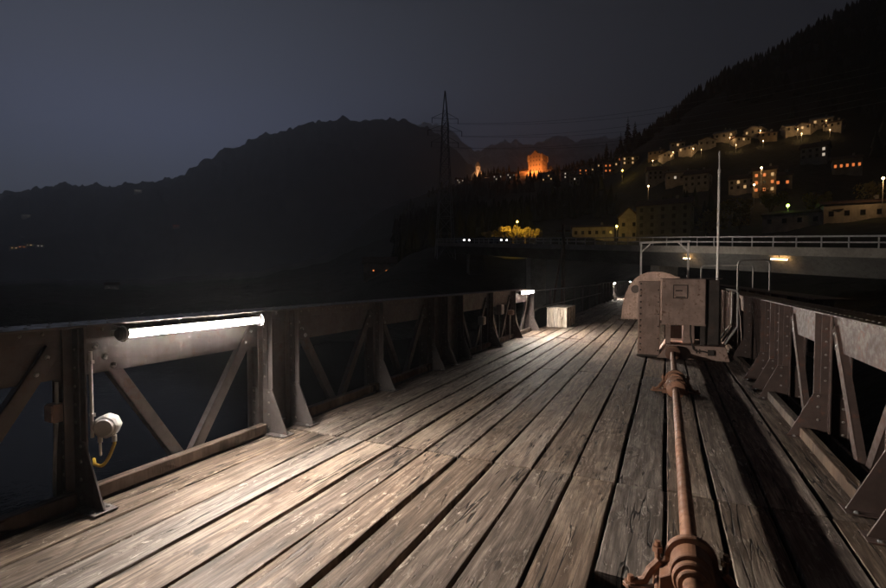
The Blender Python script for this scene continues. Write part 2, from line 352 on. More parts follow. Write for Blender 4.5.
def plank(x0, x1, y0, y1, i):
    gl = random.Random(i*31+7).choice([.016, .021, .026, .032, .040]); w = (x1-x0) - gl; ln = (y1-y0) - random.Random(i).uniform(.013, .022)
    key = (round(w, 3), round(ln, 2), i % 3)
    if key not in pcache: pcache[key] = plank_mesh(w, ln, len(pcache)*13+5)
    rd = random.Random(i*17+3)
    o = link('plank', pcache[key], None, deck, ((x0+x1)/2 + rd.uniform(-.004, .004), (y0+y1)/2, rd.uniform(-.005, .004)), (rd.uniform(-.0008, .0008), rd.uniform(-.011, .011), math.pi if rd.random() < .5 else 0))
    return o
cnt = 0
for c in range(len(GAPS)-1):
    x0, x1 = GAPS[c], GAPS[c+1]
    rows = list(ROWS)
    if c in (0, 1, 3): rows.remove(ROWS[3])            # long planks by the left kerb run through one joint
    if c in (2, 12): rows.remove(ROWS[4])
    for k in range(len(rows)-1):
        cnt += 1
        if c == 10 and rows[k] == ROWS[1]:             # notched for the bearing foot
            plank(x0, x1, rows[k], 2.40, cnt); cnt += 400; plank(x0, x1-.002, 2.53, rows[k+1], cnt); cnt -= 400; continue
        plank(x0, x1, rows[k], rows[k+1], cnt)
# joists under the planks and the two edge beams
for k, y in enumerate(ROWS):
    part('joist', MB().box(-3.5, 1.33, -.16, .16, -.36, -.078), M['steel'], deck, loc=(0, y, 0))
    if k < len(ROWS)-1: part('joist', MB().box(-3.5, 1.33, -.09, .09, -.30, -.078), M['steel'], deck, loc=(0, y+2.125, 0))
for x in (-3.46, 1.29):
    part('edge_beam', MB().box(x-.05, x+.05, ROWS[0], ROWS[-1], -.75, -.37), M['steel'], deck)
# screw heads near the joints (too small to pick apart)
mbs = MB()
for c in range(len(GAPS)-1):
    for y in ROWS[1:6]:
        for dy in (-.09, .09):
            for fx in (.22, .78):
                x = GAPS[c] + (GAPS[c+1]-GAPS[c])*fx + random.uniform(-.02, .02)
                mbs.dome((x, y+dy+random.uniform(-.02, .02), .0015), (0,0,1), .008, .003, 6)
tag(part('screw_heads', mbs, M['housing_d'], deck), kind='stuff')

# ------------------------------------------------------------------ riveted trusses either side
TOPZ = 1.195
POSTS = [-3.42, -1.78, -1.42, .22, 1.88, 3.53, 3.90, 5.54, 7.13, 7.66, 8.36, 10.08, 11.82, 13.60]
def truss(side, x_in, posts, label, mat, detail_max):
    """side -1 left / +1 right; d runs outwards from the posts' inner edge"""
    root = thing('truss_parapet', label, 'truss', (x_in, 0, 0))
    X = lambda d: side*d
    def bx(mb, d0, d1, y0, y1, z0, z1): a, b = sorted((X(d0), X(d1))); return mb.box(a, b, y0, y1, z0, z1)
    me = {}
    post = bx(MB(), 0, .27, -.007, .007, -.30, TOPZ-.015)
    bx(post, .255, .27, -.06, -.007, -.30, TOPZ-.015); me['post'] = post.mesh('post', .0015)
    me['post_angle'] = bx(bx(MB(), .05, .12, -.018, -.007, .0, TOPZ-.03), .108, .12, -.075, -.018, .0, TOPZ-.03).mesh('post_angle', .0015)
    gp = [(X(.27), 0, .43), (X(0), 0, .43), (X(-.195), 0, .012), (X(-.195), 0, 0), (X(.27), 0, 0)]
    me['gusset'] = MB().prism(gp, (0, .013, 0)).mesh('gusset', .0015)
    me['toe_plate'] = bx(MB(), -.21, .02, -.075, .075, .0045, .014).mesh('toe_plate', .002)
    rv = MB(); bl = MB()
    for z in (.06, .18, .30, .40):
        for d in (.035, .225): rv.dome((X(d), -.0205, z), (0,-1,0), .013, .010)
    for z in np.arange(.55, 1.15, .12): rv.dome((X(.085), -.018, z), (0,-1,0), .011, .008)
    for dy in (-.05, .05): bl.dome((X(-.15), dy-.013, .014), (0,0,1), .017, .014, 6)
    me['post_rivets'] = rv.mesh('rivets', 0, True); me['post_rivets'].materials.append(M['rivet'])
    me['toe_bolts'] = bl.mesh('bolts', 0, True); me['toe_bolts'].materials.append(M['bolt'])
    def diag(y0, z0, y1, z1, d):
        a = Vector((X(d), y0, z0)); b = Vector((X(d), y1, z1)); dr = (b-a).normalized(); nr = Vector((0, -dr.z, dr.y))*.046
        mb = MB().prism([a+nr, b+nr, b-nr, a-nr], (X(.010), 0, 0))
        q = a - nr; r_ = b - nr; n2 = nr.normalized()*.010
        mb.prism([q+n2, r_+n2, r_, q], (X(.06), 0, 0)); return mb.mesh('diagonal', .0012)
    def seg(L):
        k = round(L, 2)
        if ('s', k) in me: return me['s', k]
        q = {'top_flange': bx(MB(), -.015, .33, .003, L-.003, TOPZ-.014, TOPZ).mesh('top_flange', .002),
             'chord_plate': bx(MB(), .135, .147, .010, L-.010, .845, TOPZ-.014).mesh('chord_plate', .001),
             'chord_angle': bx(MB(), .121, .135, .010, L-.080, 1.09, TOPZ-.015).mesh('chord_angle', .002),
             'bottom_chord': bx(MB(), .12, .15, .010, L-.010, -.34, .05).mesh('bottom_chord', .002)}
        rv = MB(); bl = MB(); n = max(2, int(L/.115))
        for i in range(n):
            y = .06 + (L-.12)*i/(n-1)
            if y < L-.10: rv.dome((X(.121), y, 1.145), (-side,0,0), .012, .009)
            rv.dome((X(.05), y, TOPZ), (0,0,1), .013, .009); rv.dome((X(.27), y, TOPZ), (0,0,1), .013, .009)
        if L > 1:
            q['d1'] = diag(.13, 1.08, L/2-.02, .0, .149); q['d2'] = diag(L-.12, 1.05, L/2+.02, .0, .109)
            for a, z in ((.14, 1.03), (.20, .95), (.255, .88)): bl.dome((X(.135), a, z), (-side,0,0), .024, .018, 10)
            for a, z in ((-.16, 1.0), (-.22, .90)): bl.dome((X(.109), L+a, z), (-side,0,0), .016, .012, 8)
        else: q['infill'] = bx(MB(), .148, .158, .010, L-.010, -.2, .84).mesh('infill_plate', .001)
        q['rv'] = rv.mesh('rivets', 0, True); q['rv'].materials.append(M['rivet'])
        if bl.v: q['bl'] = bl.mesh('bolts', 0, True); q['bl'].materials.append(M['bolt'])
        me['s', k] = q; return q
    for i, y0 in enumerate(posts):
        near = y0 < detail_max
        p = link('post', me['post'], mat, root, (0, y0, 0))
        link('post_angle', me['post_angle'], mat, p); link('gusset', me['gusset'], mat, p, (0, -.0205, 0)); link('toe_plate', me['toe_plate'], mat, p, (0, -.013, 0))
        if near: tag(link('rivets', me['post_rivets'], None, p), kind='stuff'); tag(link('bolts', me['toe_bolts'], None, p), kind='stuff')
        if i == len(posts)-1: continue
        q = seg(posts[i+1]-y0)
        for nm in ('top_flange', 'chord_plate', 'chord_angle', 'bottom_chord'): link(nm, q[nm], mat, root, (0, y0, 0))
        for nm in ('d1', 'd2'):
            if nm in q: link('diagonal', q[nm], mat, root, (0, y0, 0))
        if 'infill' in q: link('infill_plate', q['infill'], mat, root, (0, y0, 0))
        if near:
            tag(link('rivets', q['rv'], None, root, (0, y0, 0)), kind='stuff')
            if 'bl' in q: tag(link('bolts', q['bl'], None, root, (0, y0, 0)), kind='stuff')
    return root
FAR = [30.2 + 1.78*k for k in range(14)]
truss(-1, -3.425, POSTS, 'long dark riveted steel truss parapet along the left edge of the plank deck', M['steel'], 16)
truss(-1, -3.425, FAR, 'far stretch of left steel parapet beyond the open pipe railing', M['steel'], 0)
truss(1, 1.265, POSTS + [15.4 + 1.78*k for k in range(22)], 'red-brown riveted steel truss parapet on the right, close to the rusty shaft', M['steel_r'], 14)

# kerb timbers between the posts
names = {(-1,3): 'timber kerb beam at the bottom left corner, left of the post with the junction box', (-1,4): 'timber kerb beam below the nearest long lit tube lamp',
 (-1,6): 'timber kerb beam in the dark left bay just past the doubled posts', (-1,7): 'timber kerb beam in the second dark left bay past the doubled posts',
 (-1,10): 'timber kerb beam on the left in the bay with the small electric boxes', (-1,11): 'timber kerb beam on the left just before the second tube lamp', (-1,12): 'timber kerb beam below the second tube lamp, beside the pale box',
 (1,3): 'timber kerb beam on the right, nearest, mostly beyond the frame edge', (1,4): 'timber kerb beam on the right between the two largest gussets and the frame edge', (1,6): 'timber kerb beam on the right beyond the two largest gussets', (1,7): 'timber kerb beam on the right just before the three close-set posts'}
for k in range(3, 13):
    for side in (-1, 1):
        y0, y1 = POSTS[k] + .03, POSTS[k+1] - .045
        if y1-y0 < 1: continue
        lab = names.get((side, k), 'timber kerb beam on the right past the three close-set posts, bay %s' % ('nearest the machine' if k == 10 else 'beside the machine' if k == 11 else 'behind the machine'))
        o = part('kerb_beam', MB().box(-.04, .04, -(y1-y0)/2, (y1-y0)/2, 0, .095), M['kerb'], None, .006, loc=((-3.50 if side == -1 else 1.20) + random.uniform(-.006, .006), (y0+y1)/2, .006), rot=(0, 0, random.uniform(-.003, .003)))
        tag(o, lab, 'kerb', 'timber kerbs along the parapets')

# ------------------------------------------------------------------ tube lamps
def tube_lamp(yc, label, x=-3.405, z=1.115, mt='tube'):
    r = thing('tube_lamp', label, 'lamp', (x, yc, z), 0, 'tube lamps on the left parapet')
    L = 1.18
    part('tube', MB().prism([(.033*math.cos(a), -L/2, .033*math.sin(a)) for a in np.linspace(R(-98), R(48), 16)], (0, L, 0)), M[mt], r)
    part('rear_shield', MB().prism([(.0335*math.cos(a), -L/2, .0335*math.sin(a)) for a in np.linspace(R(49), R(261.72), 18)] + [(-.006, -L/2, -.022), (.0, -L/2, .022)], (0, L, 0)), M['grey_plastic'], r)  # added opaque back shell, keeps tube light off the chord plate
    arc_ = np.linspace(R(-97.7), R(-47), 9)
    part('added_baffle', MB().prism([(.0341*math.cos(a), -L/2, .0341*math.sin(a)) for a in arc_] + [(.037*math.cos(a), -L/2, .037*math.sin(a)) for a in arc_[::-1]], (0, L, 0)), M['pale_metal'], r)  # added opaque strip, dims the tube's light on the nearest planks
    for s in (-1, 1):
        c = part('end_cap', MB().tube([(0,s*L/2,0),(0,s*(L/2+.012),0),(0,s*(L/2+.012),0),(0,s*(L/2+.055),0),(0,s*(L/2+.07),0)], [.036,.036,.045,.045,.03], 16), M['dark_plastic'], r, smooth=True)
        ring = [(math.sin(a)*.052, s*(L/2+.03), math.cos(a)*.052) for a in np.linspace(-.4, math.pi*1.2, 14)]
        part('clip', MB().tube([(-.10, s*(L/2+.03), .05)] + ring, .005, 6), M['pale_metal'], c, smooth=True)
    part('backing_rail', MB().box(-.105, -.040, -L/2-.05, L/2+.05, -.022, .022), M['grey_plastic'], r, .003)
    return r
tube_lamp(2.73, 'long glowing tube lamp on the left parapet nearest the camera')
tube_lamp(12.78, 'glowing tube lamp on the left parapet beside the pale box', mt='tube_b')
tube_lamp(36.9, 'small bright far tube lamp left of the arched wheel cover', mt='tube_b')
tube_lamp(53.6, 'farthest tiny lit tube lamp, just touching the arched wheel cover', mt='tube_b')

# electrics on the near post
def path_arc(p0, p1, sag, n=12):
    a, b = Vector(p0), Vector(p1); return [a.lerp(b, i/n) + Vector((0, 0, -sag*math.sin(math.pi*i/n))) for i in range(n+1)]
jb = thing('junction_box', 'round grey junction box with yellow cable loop on the near left post', 'junction box', (-3.385, 1.99, .515)); jb.scale = (1.45, 1.45, 1.45); jb.rotation_euler.z = R(38)
part('box_body', MB().tube([(0,.02,0),(0,-.0,0),(0,-.03,0),(0,-.045,0)], [.052,.055,.055,.047], 8), M['grey_plastic'], jb, .004)
part('lid', MB().tube([(0,-.045,0),(0,-.056,0)], [.042,.036], 20), M['grey_plastic'], jb, smooth=True)
for dx in (-.03, .028):
    part('cable_gland', MB().tube([(dx,-.012,-.045),(dx,-.012,-.075)], .011, 8), M['grey_plastic'], jb, smooth=True)
tag(part('cable', MB().tube([Vector((.028,-.012,-.075)), *path_arc((.028,-.012,-.085), (-.055,-.01,-.175), .045), Vector((-.075,.03,-.165))], .0075, 8), M['cable_y'], jb, smooth=True), 'yellow cable loop')
tag(part('cable', MB().tube(path_arc((-.03,-.012,-.075), (-.05,.04,-.14), .03), .006, 8), M['cable_w'], jb, smooth=True), 'white cable')
cd = thing('conduit_pipe', 'pale vertical conduit pipe on the near left post above the junction box', 'conduit', (-3.415, 1.905, 0))
part('pipe', MB().tube([(0,0,.45),(0,0,1.02)], .011, 10), M['pale_metal'], cd, smooth=True)
for z in (.6, .95): part('clamp', MB().box(-.018,.018,-.006,.016,z-.012,z+.012), M['pale_metal'], cd, .002)
sb = thing('switch_box', 'small square brown switch box on the outside of the near left post', 'switch box', (-3.62, 1.80, .62))
part('box_body', MB().box(-.045,.045,-.035,.035,-.06,.06), M['housing'], sb, .006)
part('lid', MB().box(-.04,.04,-.045,-.036,-.052,.052), M['housing'], sb, .004)
part('conduit', MB().tube([(.02,0,.06),(.02,0,.20)], .011, 8), M['pale_metal'], sb, smooth=True)
part('cable', MB().tube([(.01,0,-.06),(.0,0,-.14),(-.02,.0,-.30),(-.035,.0,-.50),(-.04,.0,-.75)], .011, 8), M['cable_w'], sb, smooth=True)
# electric boxes in the dark bay before the second lamp
for (y, z, w, h, lab) in ((9.4, .62, .13, .17, 'dark electric box hung in the unlit left bay, nearer one'), (10.6, .78, .19, .22, 'larger dark electric box hung high in the unlit left bay'), (11.45, .66, .12, .12, 'small pale switch cover on the left parapet before the second lamp')):
    e = thing('electric_box', lab, 'electric box', (-3.44, y, z), 0, 'electric boxes on the left parapet')
    part('box_body', MB().box(-.06,.06,-w/2,w/2,-h/2,h/2), M['housing'] if y > 11 else M['grey_plastic'], e, .006)
    part('lid', MB().box(.061,.072,-w/2+.01,w/2-.01,-h/2+.01,h/2-.01), M['housing'] if y > 11 else M['grey_plastic'], e, .003)
    part('conduit', MB().tube([(-.02,0,-h/2),(-.02,0,-z+.03)], .013, 8), M['grey_plastic'], e, smooth=True)

# pale wooden box beyond the second lamp
cr = thing('wooden_box', 'pale wooden box standing on the deck just past the second lamp', 'box', (-3.0, 15.55, 0.006))
for i in range(6):
    x = -.30 + i*.1
    for (y, nm) in ((-.77, 0), (.745, 1)):
        part('board', MB().box(x+.0015, x+.0985, y, y+.022, 0, .575+random.uniform(-.003,.003)), M['crate'], cr, .003)
for i in range(12):
    y = -.745 + i*.124
    for x in (-.298, .276): part('board', MB().box(x, x+.022, y+.0015, y+.1225, 0, .575), M['crate'], cr, .003)
for i in range(5): part('lid_board', MB().box(-.315+i*.126+.001, -.315+(i+1)*.126-.001, -.785, .785, .58, .602), M['crate'], cr, .003)

# open pipe railing between the two stretches of left parapet
pr_ = thing('pipe_railing', 'thin two-rail pipe railing behind the pale wooden box', 'railing', (-3.5, 0, 0))
for z in (.6, 1.12): part('rail', MB().tube([(0,13.7,z),(0,30.1,z)], .022, 8), M['steel'], pr_, smooth=True)
for y in np.linspace(13.9, 29.9, 8): part('post', MB().box(-.03,.03,y-.03,y+.03,-.08,1.14), M['steel'], pr_, .004)

# ------------------------------------------------------------------ drive shaft with bearings
SX, SZ = .125, .155
sh = thing('drive_shaft', 'long rusty orange drive shaft running along the deck towards the machine', 'shaft', (SX, 0, SZ))
part('shaft_rod', MB().tube([(0,y,0) for y in np.linspace(-3.0, 9.75, 24)], .041, 20), M['shaft'], sh, smooth=True)
def ring(y0, y1, r, parent=sh, name='collar', mat='shaft'): return part(name, MB().tube([(0,y0,0),(0,y0+.006,0),(0,y1-.006,0),(0,y1,0)], [r-.006, r, r, r-.006], 24), M[mat], parent, smooth=True)
ring(2.335, 2.36, .066); ring(2.366, 2.40, .084)
# spherical coupling close to the camera
part('coupling_ball', MB().tube([(0,1.99+.15*k/10,0) for k in range(11)], [.045+.036*math.sin(math.pi*k/10) for k in range(11)], 24), M['shaft'], sh, smooth=True)
# flanged coupling half way
cpl = part('coupling', MB().tube([(0,6.42,0),(0,6.44,0),(0,6.50,0),(0,6.52,0)], [.07,.105,.105,.09], 28), M['shaft'], sh, smooth=True)
part('coupling_flange', MB().tube([(0,6.66,0),(0,6.67,0),(0,6.72,0),(0,6.73,0)], [.09,.115,.115,.09], 28), M['shaft'], cpl, smooth=True)
part('coupling_hub', MB().tube([(0,6.52,0),(0,6.66,0)], .062, 20), M['shaft'], cpl, smooth=True)
for k in range(6):
    a = k*math.pi/3+.3; part('bolt', MB().tube([(math.cos(a)*.088,6.49,math.sin(a)*.088),(math.cos(a)*.088,6.70,math.sin(a)*.088)], .011, 6), M['shaft'], cpl)
part('end_flange', MB().tube([(0,9.55,0),(0,9.56,0),(0,9.66,0),(0,9.68,0)], [.08,.125,.125,.10], 28), M['shaft'], sh, smooth=True)

def bearing(y, label, sc=1.0):
    b = thing('bearing_block', label, 'bearing', (SX, y, 0.006), 0, 'bearings that carry the shaft')
    # arched yoke: half-ring with shoulders, swept along the shaft
    def yoke(r0, r1, sh_w, y0, y1, foot):
        o = []
        o += [(-sh_w, y0, foot), (-sh_w, y0, .11), (-r1*1.02, y0, .135)]
        o += [(math.cos(a)*r1, y0, SZ + math.sin(a)*r1) for a in np.linspace(math.pi*.96, math.pi*.04, 17)]
        o += [(r1*1.02, y0, .135), (sh_w, y0, .11), (sh_w, y0, foot)]
        return MB().prism(o, (0, y1-y0, 0))
    part('pedestal', MB().box(-.155, .155, -.11, .11, 0, .052), M['shaft'], b, .008)
    part('housing', yoke(.05, .098*sc, .135, -.055, .055, .05), M['shaft'], b, .004)
    part('yoke', yoke(.05, .125*sc, .165, .06, .095, .0), M['shaft'], b, .005)
    for s in (-1, 1):
        for yy in (.075,):
            bo = part('bolt', MB().tube([(s*.145, yy, .10),(s*.145, yy, .215)], .013, 8), M['shaft'], b, smooth=True)
            part('nut', MB().tube([(s*.145, yy, .165),(s*.145, yy, .19)], .026, 6), M['shaft'], bo)
        lug = MB().prism([(s*.15,-.02,.0),(s*.27,-.035,.0),(s*.30,.0,.0),(s*.27,.035,.0),(s*.15,.03,.0)], (0,0,.022))
        lg = part('lug', lug, M['shaft'], b, .004)
        part('lug_bolt', MB().tube([(s*.262,0,.02),(s*.262,0,.03),(s*.262,0,.03),(s*.262,0,.058)], [.028,.028,.016,.014], 8), M['shaft'], lg, smooth=True)
        # sloping strap from the yoke shoulder down to the lug
        part('strap', MB().tube([(s*.135,.05,.13),(s*.175,.035,.085),(s*.20,.01,.045),(s*.25,0,.026)], [.022,.022,.02,.018], 8), M['shaft'], b, smooth=True)
    return b
bearing(2.47, 'large rusty bearing block carrying the shaft at the bottom edge of the picture', .92)
bearing(6.98, 'rusty bearing block at the flanged coupling half way along the shaft')

# ------------------------------------------------------------------ winch machine at the end of the shaft
mc = thing('winch_machine', 'brown steel winch machine with square front box at the far end of the shaft', 'machine', (0, 10.0, 0.006))
box_ = part('front_box', MB().box(-.07, .66, 0, .95, .63, 1.475), M['housing'], mc, .012)
part('hatch', MB().box(.13, .36, -.012, -.001, 1.12, 1.36), M['housing'], box_, .004)
for (xa, xb, za, zb) in ((.125,.365,1.352,1.368),(.125,.365,1.112,1.126),(.122,.137,1.112,1.368),(.353,.368,1.112,1.368)): part('hatch_frame', MB().box(xa, xb, -.024, -.0125, za, zb), M['housing_d'], box_, .002)
part('hatch_handle', MB().tube([(.17,-.012,1.26),(.17,-.04,1.26),(.27,-.04,1.26),(.27,-.012,1.26)], .010, 8), M['housing_d'], box_, smooth=True)
part('hatch_hinge', MB().tube([(.17,-.017,1.14),(.33,-.017,1.14)], .009, 8), M['housing_d'], box_, smooth=True)
part('bottom_lip', MB().box(-.08, .67, -.012, .0, .615, .645), M['housing'], box_, .004)
col_ = part('column', MB().box(-.48, -.10, 0, .55, .03, 1.43), M['housing'], mc, .008)
part('column_foot', MB().box(-.50, -.08, -.03, .57, .0, .035), M['housing_d'], col_, .006)
part('cover_strip', MB().box(-.465, -.40, -.010, -.001, .06, 1.40), M['housing'], col_, .002)
rvb = MB()
for z in np.arange(.12, 1.40, .115): rvb.dome((-.433, -.010, z), (0,-1,0), .019, .012)
for z in np.arange(.12, 1.40, .23): rvb.dome((-.125, -.001, z), (0,-1,0), .014, .010)
tag(part('rivets', rvb, M['housing_d'], col_, smooth=True), kind='stuff')
bs = part('base', MB().prism([(-.14,-.10,0),(1.05,-.10,0),(.98,-.10,.26),(.03,-.10,.26)], (0, 1.3, 0)), M['housing'], mc, .008)
part('terminal_box', MB().box(.70,.80,-.16,-.101,.10,.20), M['housing_d'], bs, .006)
for k in range(4): part('bolt', MB().tube([(.52+.05*(k % 2),-.101,.14+.05*(k//2)),(.52+.05*(k % 2),-.125,.14+.05*(k//2))], .014, 6), M['housing_d'], bs)
part('hose', MB().tube([(.42,-.02,.63),(.42,-.05,.45),(.44,-.13,.30),(.47,-.14,.20),(.53,-.13,.165),(.62,-.12,.17),(.71,-.13,.15)], .014, 8), M['housing_d'], mc, smooth=True)
part('leg', MB().box(.0, .09, .04, .14, .26, .63), M['housing'], mc, .004)
part('leg', MB().box(.58, .66, .04, .14, .26, .63), M['housing_d'], mc, .004)
part('back_plate', MB().box(-.02, .68, .88, .90, .27, .62), M['housing_d'], mc)
part('gear_case', MB().box(.30, .50, .20, .8, .26, .62), M['housing'], mc, .01)
part('rear_cabinet', MB().box(.70, .89, .12, 1.3, .26, 1.46), M['housing_d'], mc, .01)
part('top_plate', MB().box(-.10, .92, -.02, 1.35, 1.478, 1.492), M['housing_d'], mc, .003)

# pipe guard frames beside the machine
gf = thing('pipe_guard', 'bent pipe guard frames between the machine and the right parapet', 'guard frame', (0, 10.35, 0))
def hoop(dy, dx, r=.017):
    return MB().tube([(.93+dx,dy,.26),(.92+dx,dy,1.26),(.94+dx,dy,1.31),(1.16+dx*.4,dy,1.27),(1.20+dx*.4,dy,1.22),(1.20+dx*.4,dy,.60),(1.17+dx*.4,dy,.55),(1.0+dx*.4,dy,.26)], r, 8)
for dy, dx in ((0,0),(.45,.01),(.9,.02)): part('hoop', hoop(dy, dx), M['pale_metal'], gf, smooth=True)
for x, z in ((.93,1.28),(1.18,1.25),(1.20,.60)): part('rail', MB().tube([(x,0,z),(x+.02,.9,z)], .014, 8), M['housing'], gf, smooth=True)
for x in (1.0, 1.08): part('bar', MB().tube([(x,.0,1.29),(x,.0,.42+(x-1)*1.5)], .010, 8), M['housing'], gf, smooth=True)

# arched wheel cover and the gantry frame
wc = thing('wheel_cover', 'large arched pinkish-brown wheel cover behind the winch machine', 'cover', (0, 18.5, 0.006))
arch = [(-1.45,0,.03),(-1.40,0,.5),(-1.31,0,.92),(-1.18,0,1.22),(-1.0,0,1.46),(-.8,0,1.61),(-.6,0,1.685),(-.35,0,1.71),(-.1,0,1.69),(.12,0,1.63),(.35,0,1.52),(.55,0,1.34),(.72,0,1.05),(.84,0,.6),(.88,0,.03)]
part('shell', MB().prism(arch, (0, .75, 0)), M['housing'], wc, .01)
part('dark_hole_disc', MB().tube([(-.99,-.002,1.10),(-.99,-.010,1.10)], [.14,.13], 24), M['housing_d'], wc)  # dark disc instead of an opening; the shade inside is in its colour
part('base_strip', MB().box(-1.55, .95, -.05, .8, 0, .03), M['housing_d'], wc, .004)
rim = MB().tube([(x, .0, z) for x, _, z in arch], .014, 6); part('rim', rim, M['housing'], wc, smooth=True)
cvb = MB()
for x in np.arange(-1.35, .8, .16): cvb.dome((x, -.05, .02), (0,-1,0), .02, .012)
tag(part('rivets', cvb, M['rivet'], wc), kind='stuff')
fl = part('flat_cover', MB().box(.05, .42, -.35, 0, 1.46, 1.53), M['housing'], wc, .006)

ga = thing('gantry_frame', 'pale tubular gantry frame with corner braces above the wheel cover', 'gantry', (0, 19.8, 0.006))
for x in (-.87, .72): part('post', MB().box(x-.035, x+.035, -.035, .035, 0, 2.79), M['pale_metal'], ga, .006)
part('crossbeam', MB().box(-.93, .78, -.04, .04, 2.79, 2.86), M['pale_metal'], ga, .006)
for s, x in ((1, -.835), (-1, .685)): part('brace', MB().prism([(x,-.02,2.46),(x,-.02,2.53),(x+s*.26,-.02,2.789),(x+s*.33,-.02,2.789)], (0,.04,0)), M['pale_metal'], ga)

ms = thing('antenna_mast', 'tall thin pale mast rising from the right parapet behind the machine', 'mast', (1.42, 14.0*1.21, 0))
part('lower_pole', MB().tube([(0,0,-.2),(0,0,4.75)], .036, 12), M['pale_metal'], ms, smooth=True)
part('upper_pole', MB().tube([(0,0,4.75),(0,0,5.34)], .024, 12), M['pale_metal'], ms, smooth=True)
part('sleeve', MB().tube([(0,0,4.68),(0,0,4.78)], .045, 12), M['pale_metal'], ms, smooth=True)
part('bracket', MB().box(-.09,.09,-.06,.06,1.05,1.19), M['steel'], ms, .004)
M['rail_dull'] = mat_paint('dull_rail', (.24,.22,.20), (.14,.09,.06), .4, .55, .4)
def handrail(name, x0, x1, y, z, zb, label):
    h = thing(name, label, 'handrail', (0, y, 0), 0, 'handrails by the right parapet')
    part('rail', MB().tube([(x0,0,zb),(x0,0,z-.08),(x0+.03,0,z-.02),(x0+.1,0,z),(x1-.1,0,z),(x1-.03,0,z-.02),(x1,0,z-.08),(x1,0,zb)], .021, 8), M['rail_dull'], h, smooth=True)
    for x in (x0, x1): part('foot_plate', MB().tube([(x,0,zb-.012),(x,0,zb)], .06, 12), M['steel'], h)
handrail('pipe_handrail', .98, 2.35, 17.0, 1.88, 1.21, 'bent pipe handrail left of the mast, behind the machine')
handrail('pipe_handrail', 1.50, 2.12, 13.0, 1.90, 1.21, 'bent pipe handrail right of the mast, nearer the camera')
# service platform outside the right parapet, a dark plate girder with riveted top
pg = thing('plate_girder', 'dark plate girder running outside the right parapet', 'girder', (0, 0, 0))
part('web', MB().box(2.15, 2.18, 8.6, 54, .35, 1.18), M['housing_d'], pg)
part('top_flange', MB().box(1.95, 2.42, 8.6, 54, 1.18, 1.20), M['housing_d'], pg, .003)
part('bottom_flange', MB().box(1.95, 2.42, 8.6, 54, .33, .35), M['housing_d'], pg, .003)
for y in np.arange(9.2, 24, 1.5): part('stiffener', MB().box(2.02, 2.15, y-.006, y+.006, .351, 1.179), M['housing_d'], pg)

# ------------------------------------------------------------------ road bridge beyond the deck
bpy.context.view_layer.update()
def rb(n, off=0.0, z=0.0):        # station n (2 m steps) along the road, off metres to the far side, z above the carriageway
    d = Vector((-.79, 1.8)).normalized(); nrm = Vector((d.y, -d.x))
    if nrm.y < 0 and nrm.x < 0: nrm = -nrm
    r, g = 33.1 - .79*n - d.y*0 , 37 + 1.8*n
    far = Vector((1.8, .79)).normalized()
    x, y = fr(r + far.x*off, g + far.y*off)
    return (x, y, CAM_H + 2.15 + .14*n + z)
N0, N1 = -16, 44
def strip(prof, n0, n1):           # closed cross-section (off, z) swept along the road
    mb = MB(); k = len(prof)
    mb.add([rb(n, o, z) for n in (n0, n1) for o, z in prof], [tuple(range(k)), tuple(range(k, 2*k))[::-1]] + [(i, (i+1) % k, (i+1) % k + k, i+k) for i in range(k)])
    return mb
br = thing('road_bridge', 'concrete road bridge with steel guard rail crossing behind the deck', 'bridge')
for n in range(N0, N1, 6):
    part('edge_beam', strip([(0,.12),(0,-.62),(.45,-.62),(.45,.12)], n+.004, n+5.996), M['concrete'], br)
part('carriageway', strip([(.45,-.45),(8,-.45),(8,.0),(.45,.0)], N0, N1), M['concrete'], br)
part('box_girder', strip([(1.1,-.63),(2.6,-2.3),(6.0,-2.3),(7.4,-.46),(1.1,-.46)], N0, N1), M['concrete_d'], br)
M['rail'] = mat_paint('galvanised_rail', (.42,.41,.40), (.2,.14,.1), .2, .5, .5)
pm = None
for n in range(N0, N1+1):
    p0 = Vector(rb(n, .12)); q = Vector(rb(n+1, .12)) - p0; ang = math.atan2(q.y, q.x)
    if pm is None: pm = MB().box(-.05,.05,-.05,.05,.12,1.06).mesh('rail_post', .004); pm.materials.append(M['rail'])
    link('rail_post', pm, None, br, p0, (0, 0, ang))
for lo, hi in ((.98, 1.12), (.50, .62)):
    for n in range(N0, N1, 4): part('guard_rail', strip([(.02,lo),(.02,hi),(.068,hi),(.068,lo)], n+.003, n+3.997), M['rail'], br)
for n in (-6, 12, 26, 38):
    x, y, z = rb(n, 4.2); part('pier', MB().box(-.7,.7,-1.6,1.6,-16,z-2.28), M['concrete'], br, .05, loc=(x, y, 0), rot=(0, 0, math.atan2(rb(n+1)[1]-rb(n)[1], rb(n+1)[0]-rb(n)[0])))
# lit strip lamps on the girder
M['lamp_warm'] = mat_emit('sodium_strip', (1.0, .55, .20), 36*K)
for n, off, z, ln, lab in ((4.0, 1.02, -1.0, 1.5, 'orange strip lamp glowing under the road bridge on the right'), (9.0, 1.02, -1.25, .9, 'smaller strip lamp under the road bridge near the mast')):
    a = Vector(rb(n, off, z)); b = Vector(rb(n+1, off, z)); d = (b-a).normalized()
    t_ = thing('strip_lamp', lab, 'lamp', a, 0, 'strip lamps under the road bridge')
    part('tube', MB().tube([-d*ln/2, d*ln/2], .06, 10), M['lamp_warm'], t_, smooth=True)
    part('bracket', MB().tube([Vector((0,0,.05)), Vector((0,0,.5))], .03, 6), M['steel'], t_)
    for s_ in (-1, 1): part('end_cap', MB().tube([d*s_*ln/2, d*s_*(ln/2+.08)], .07, 10), M['dark_plastic'], t_, smooth=True)

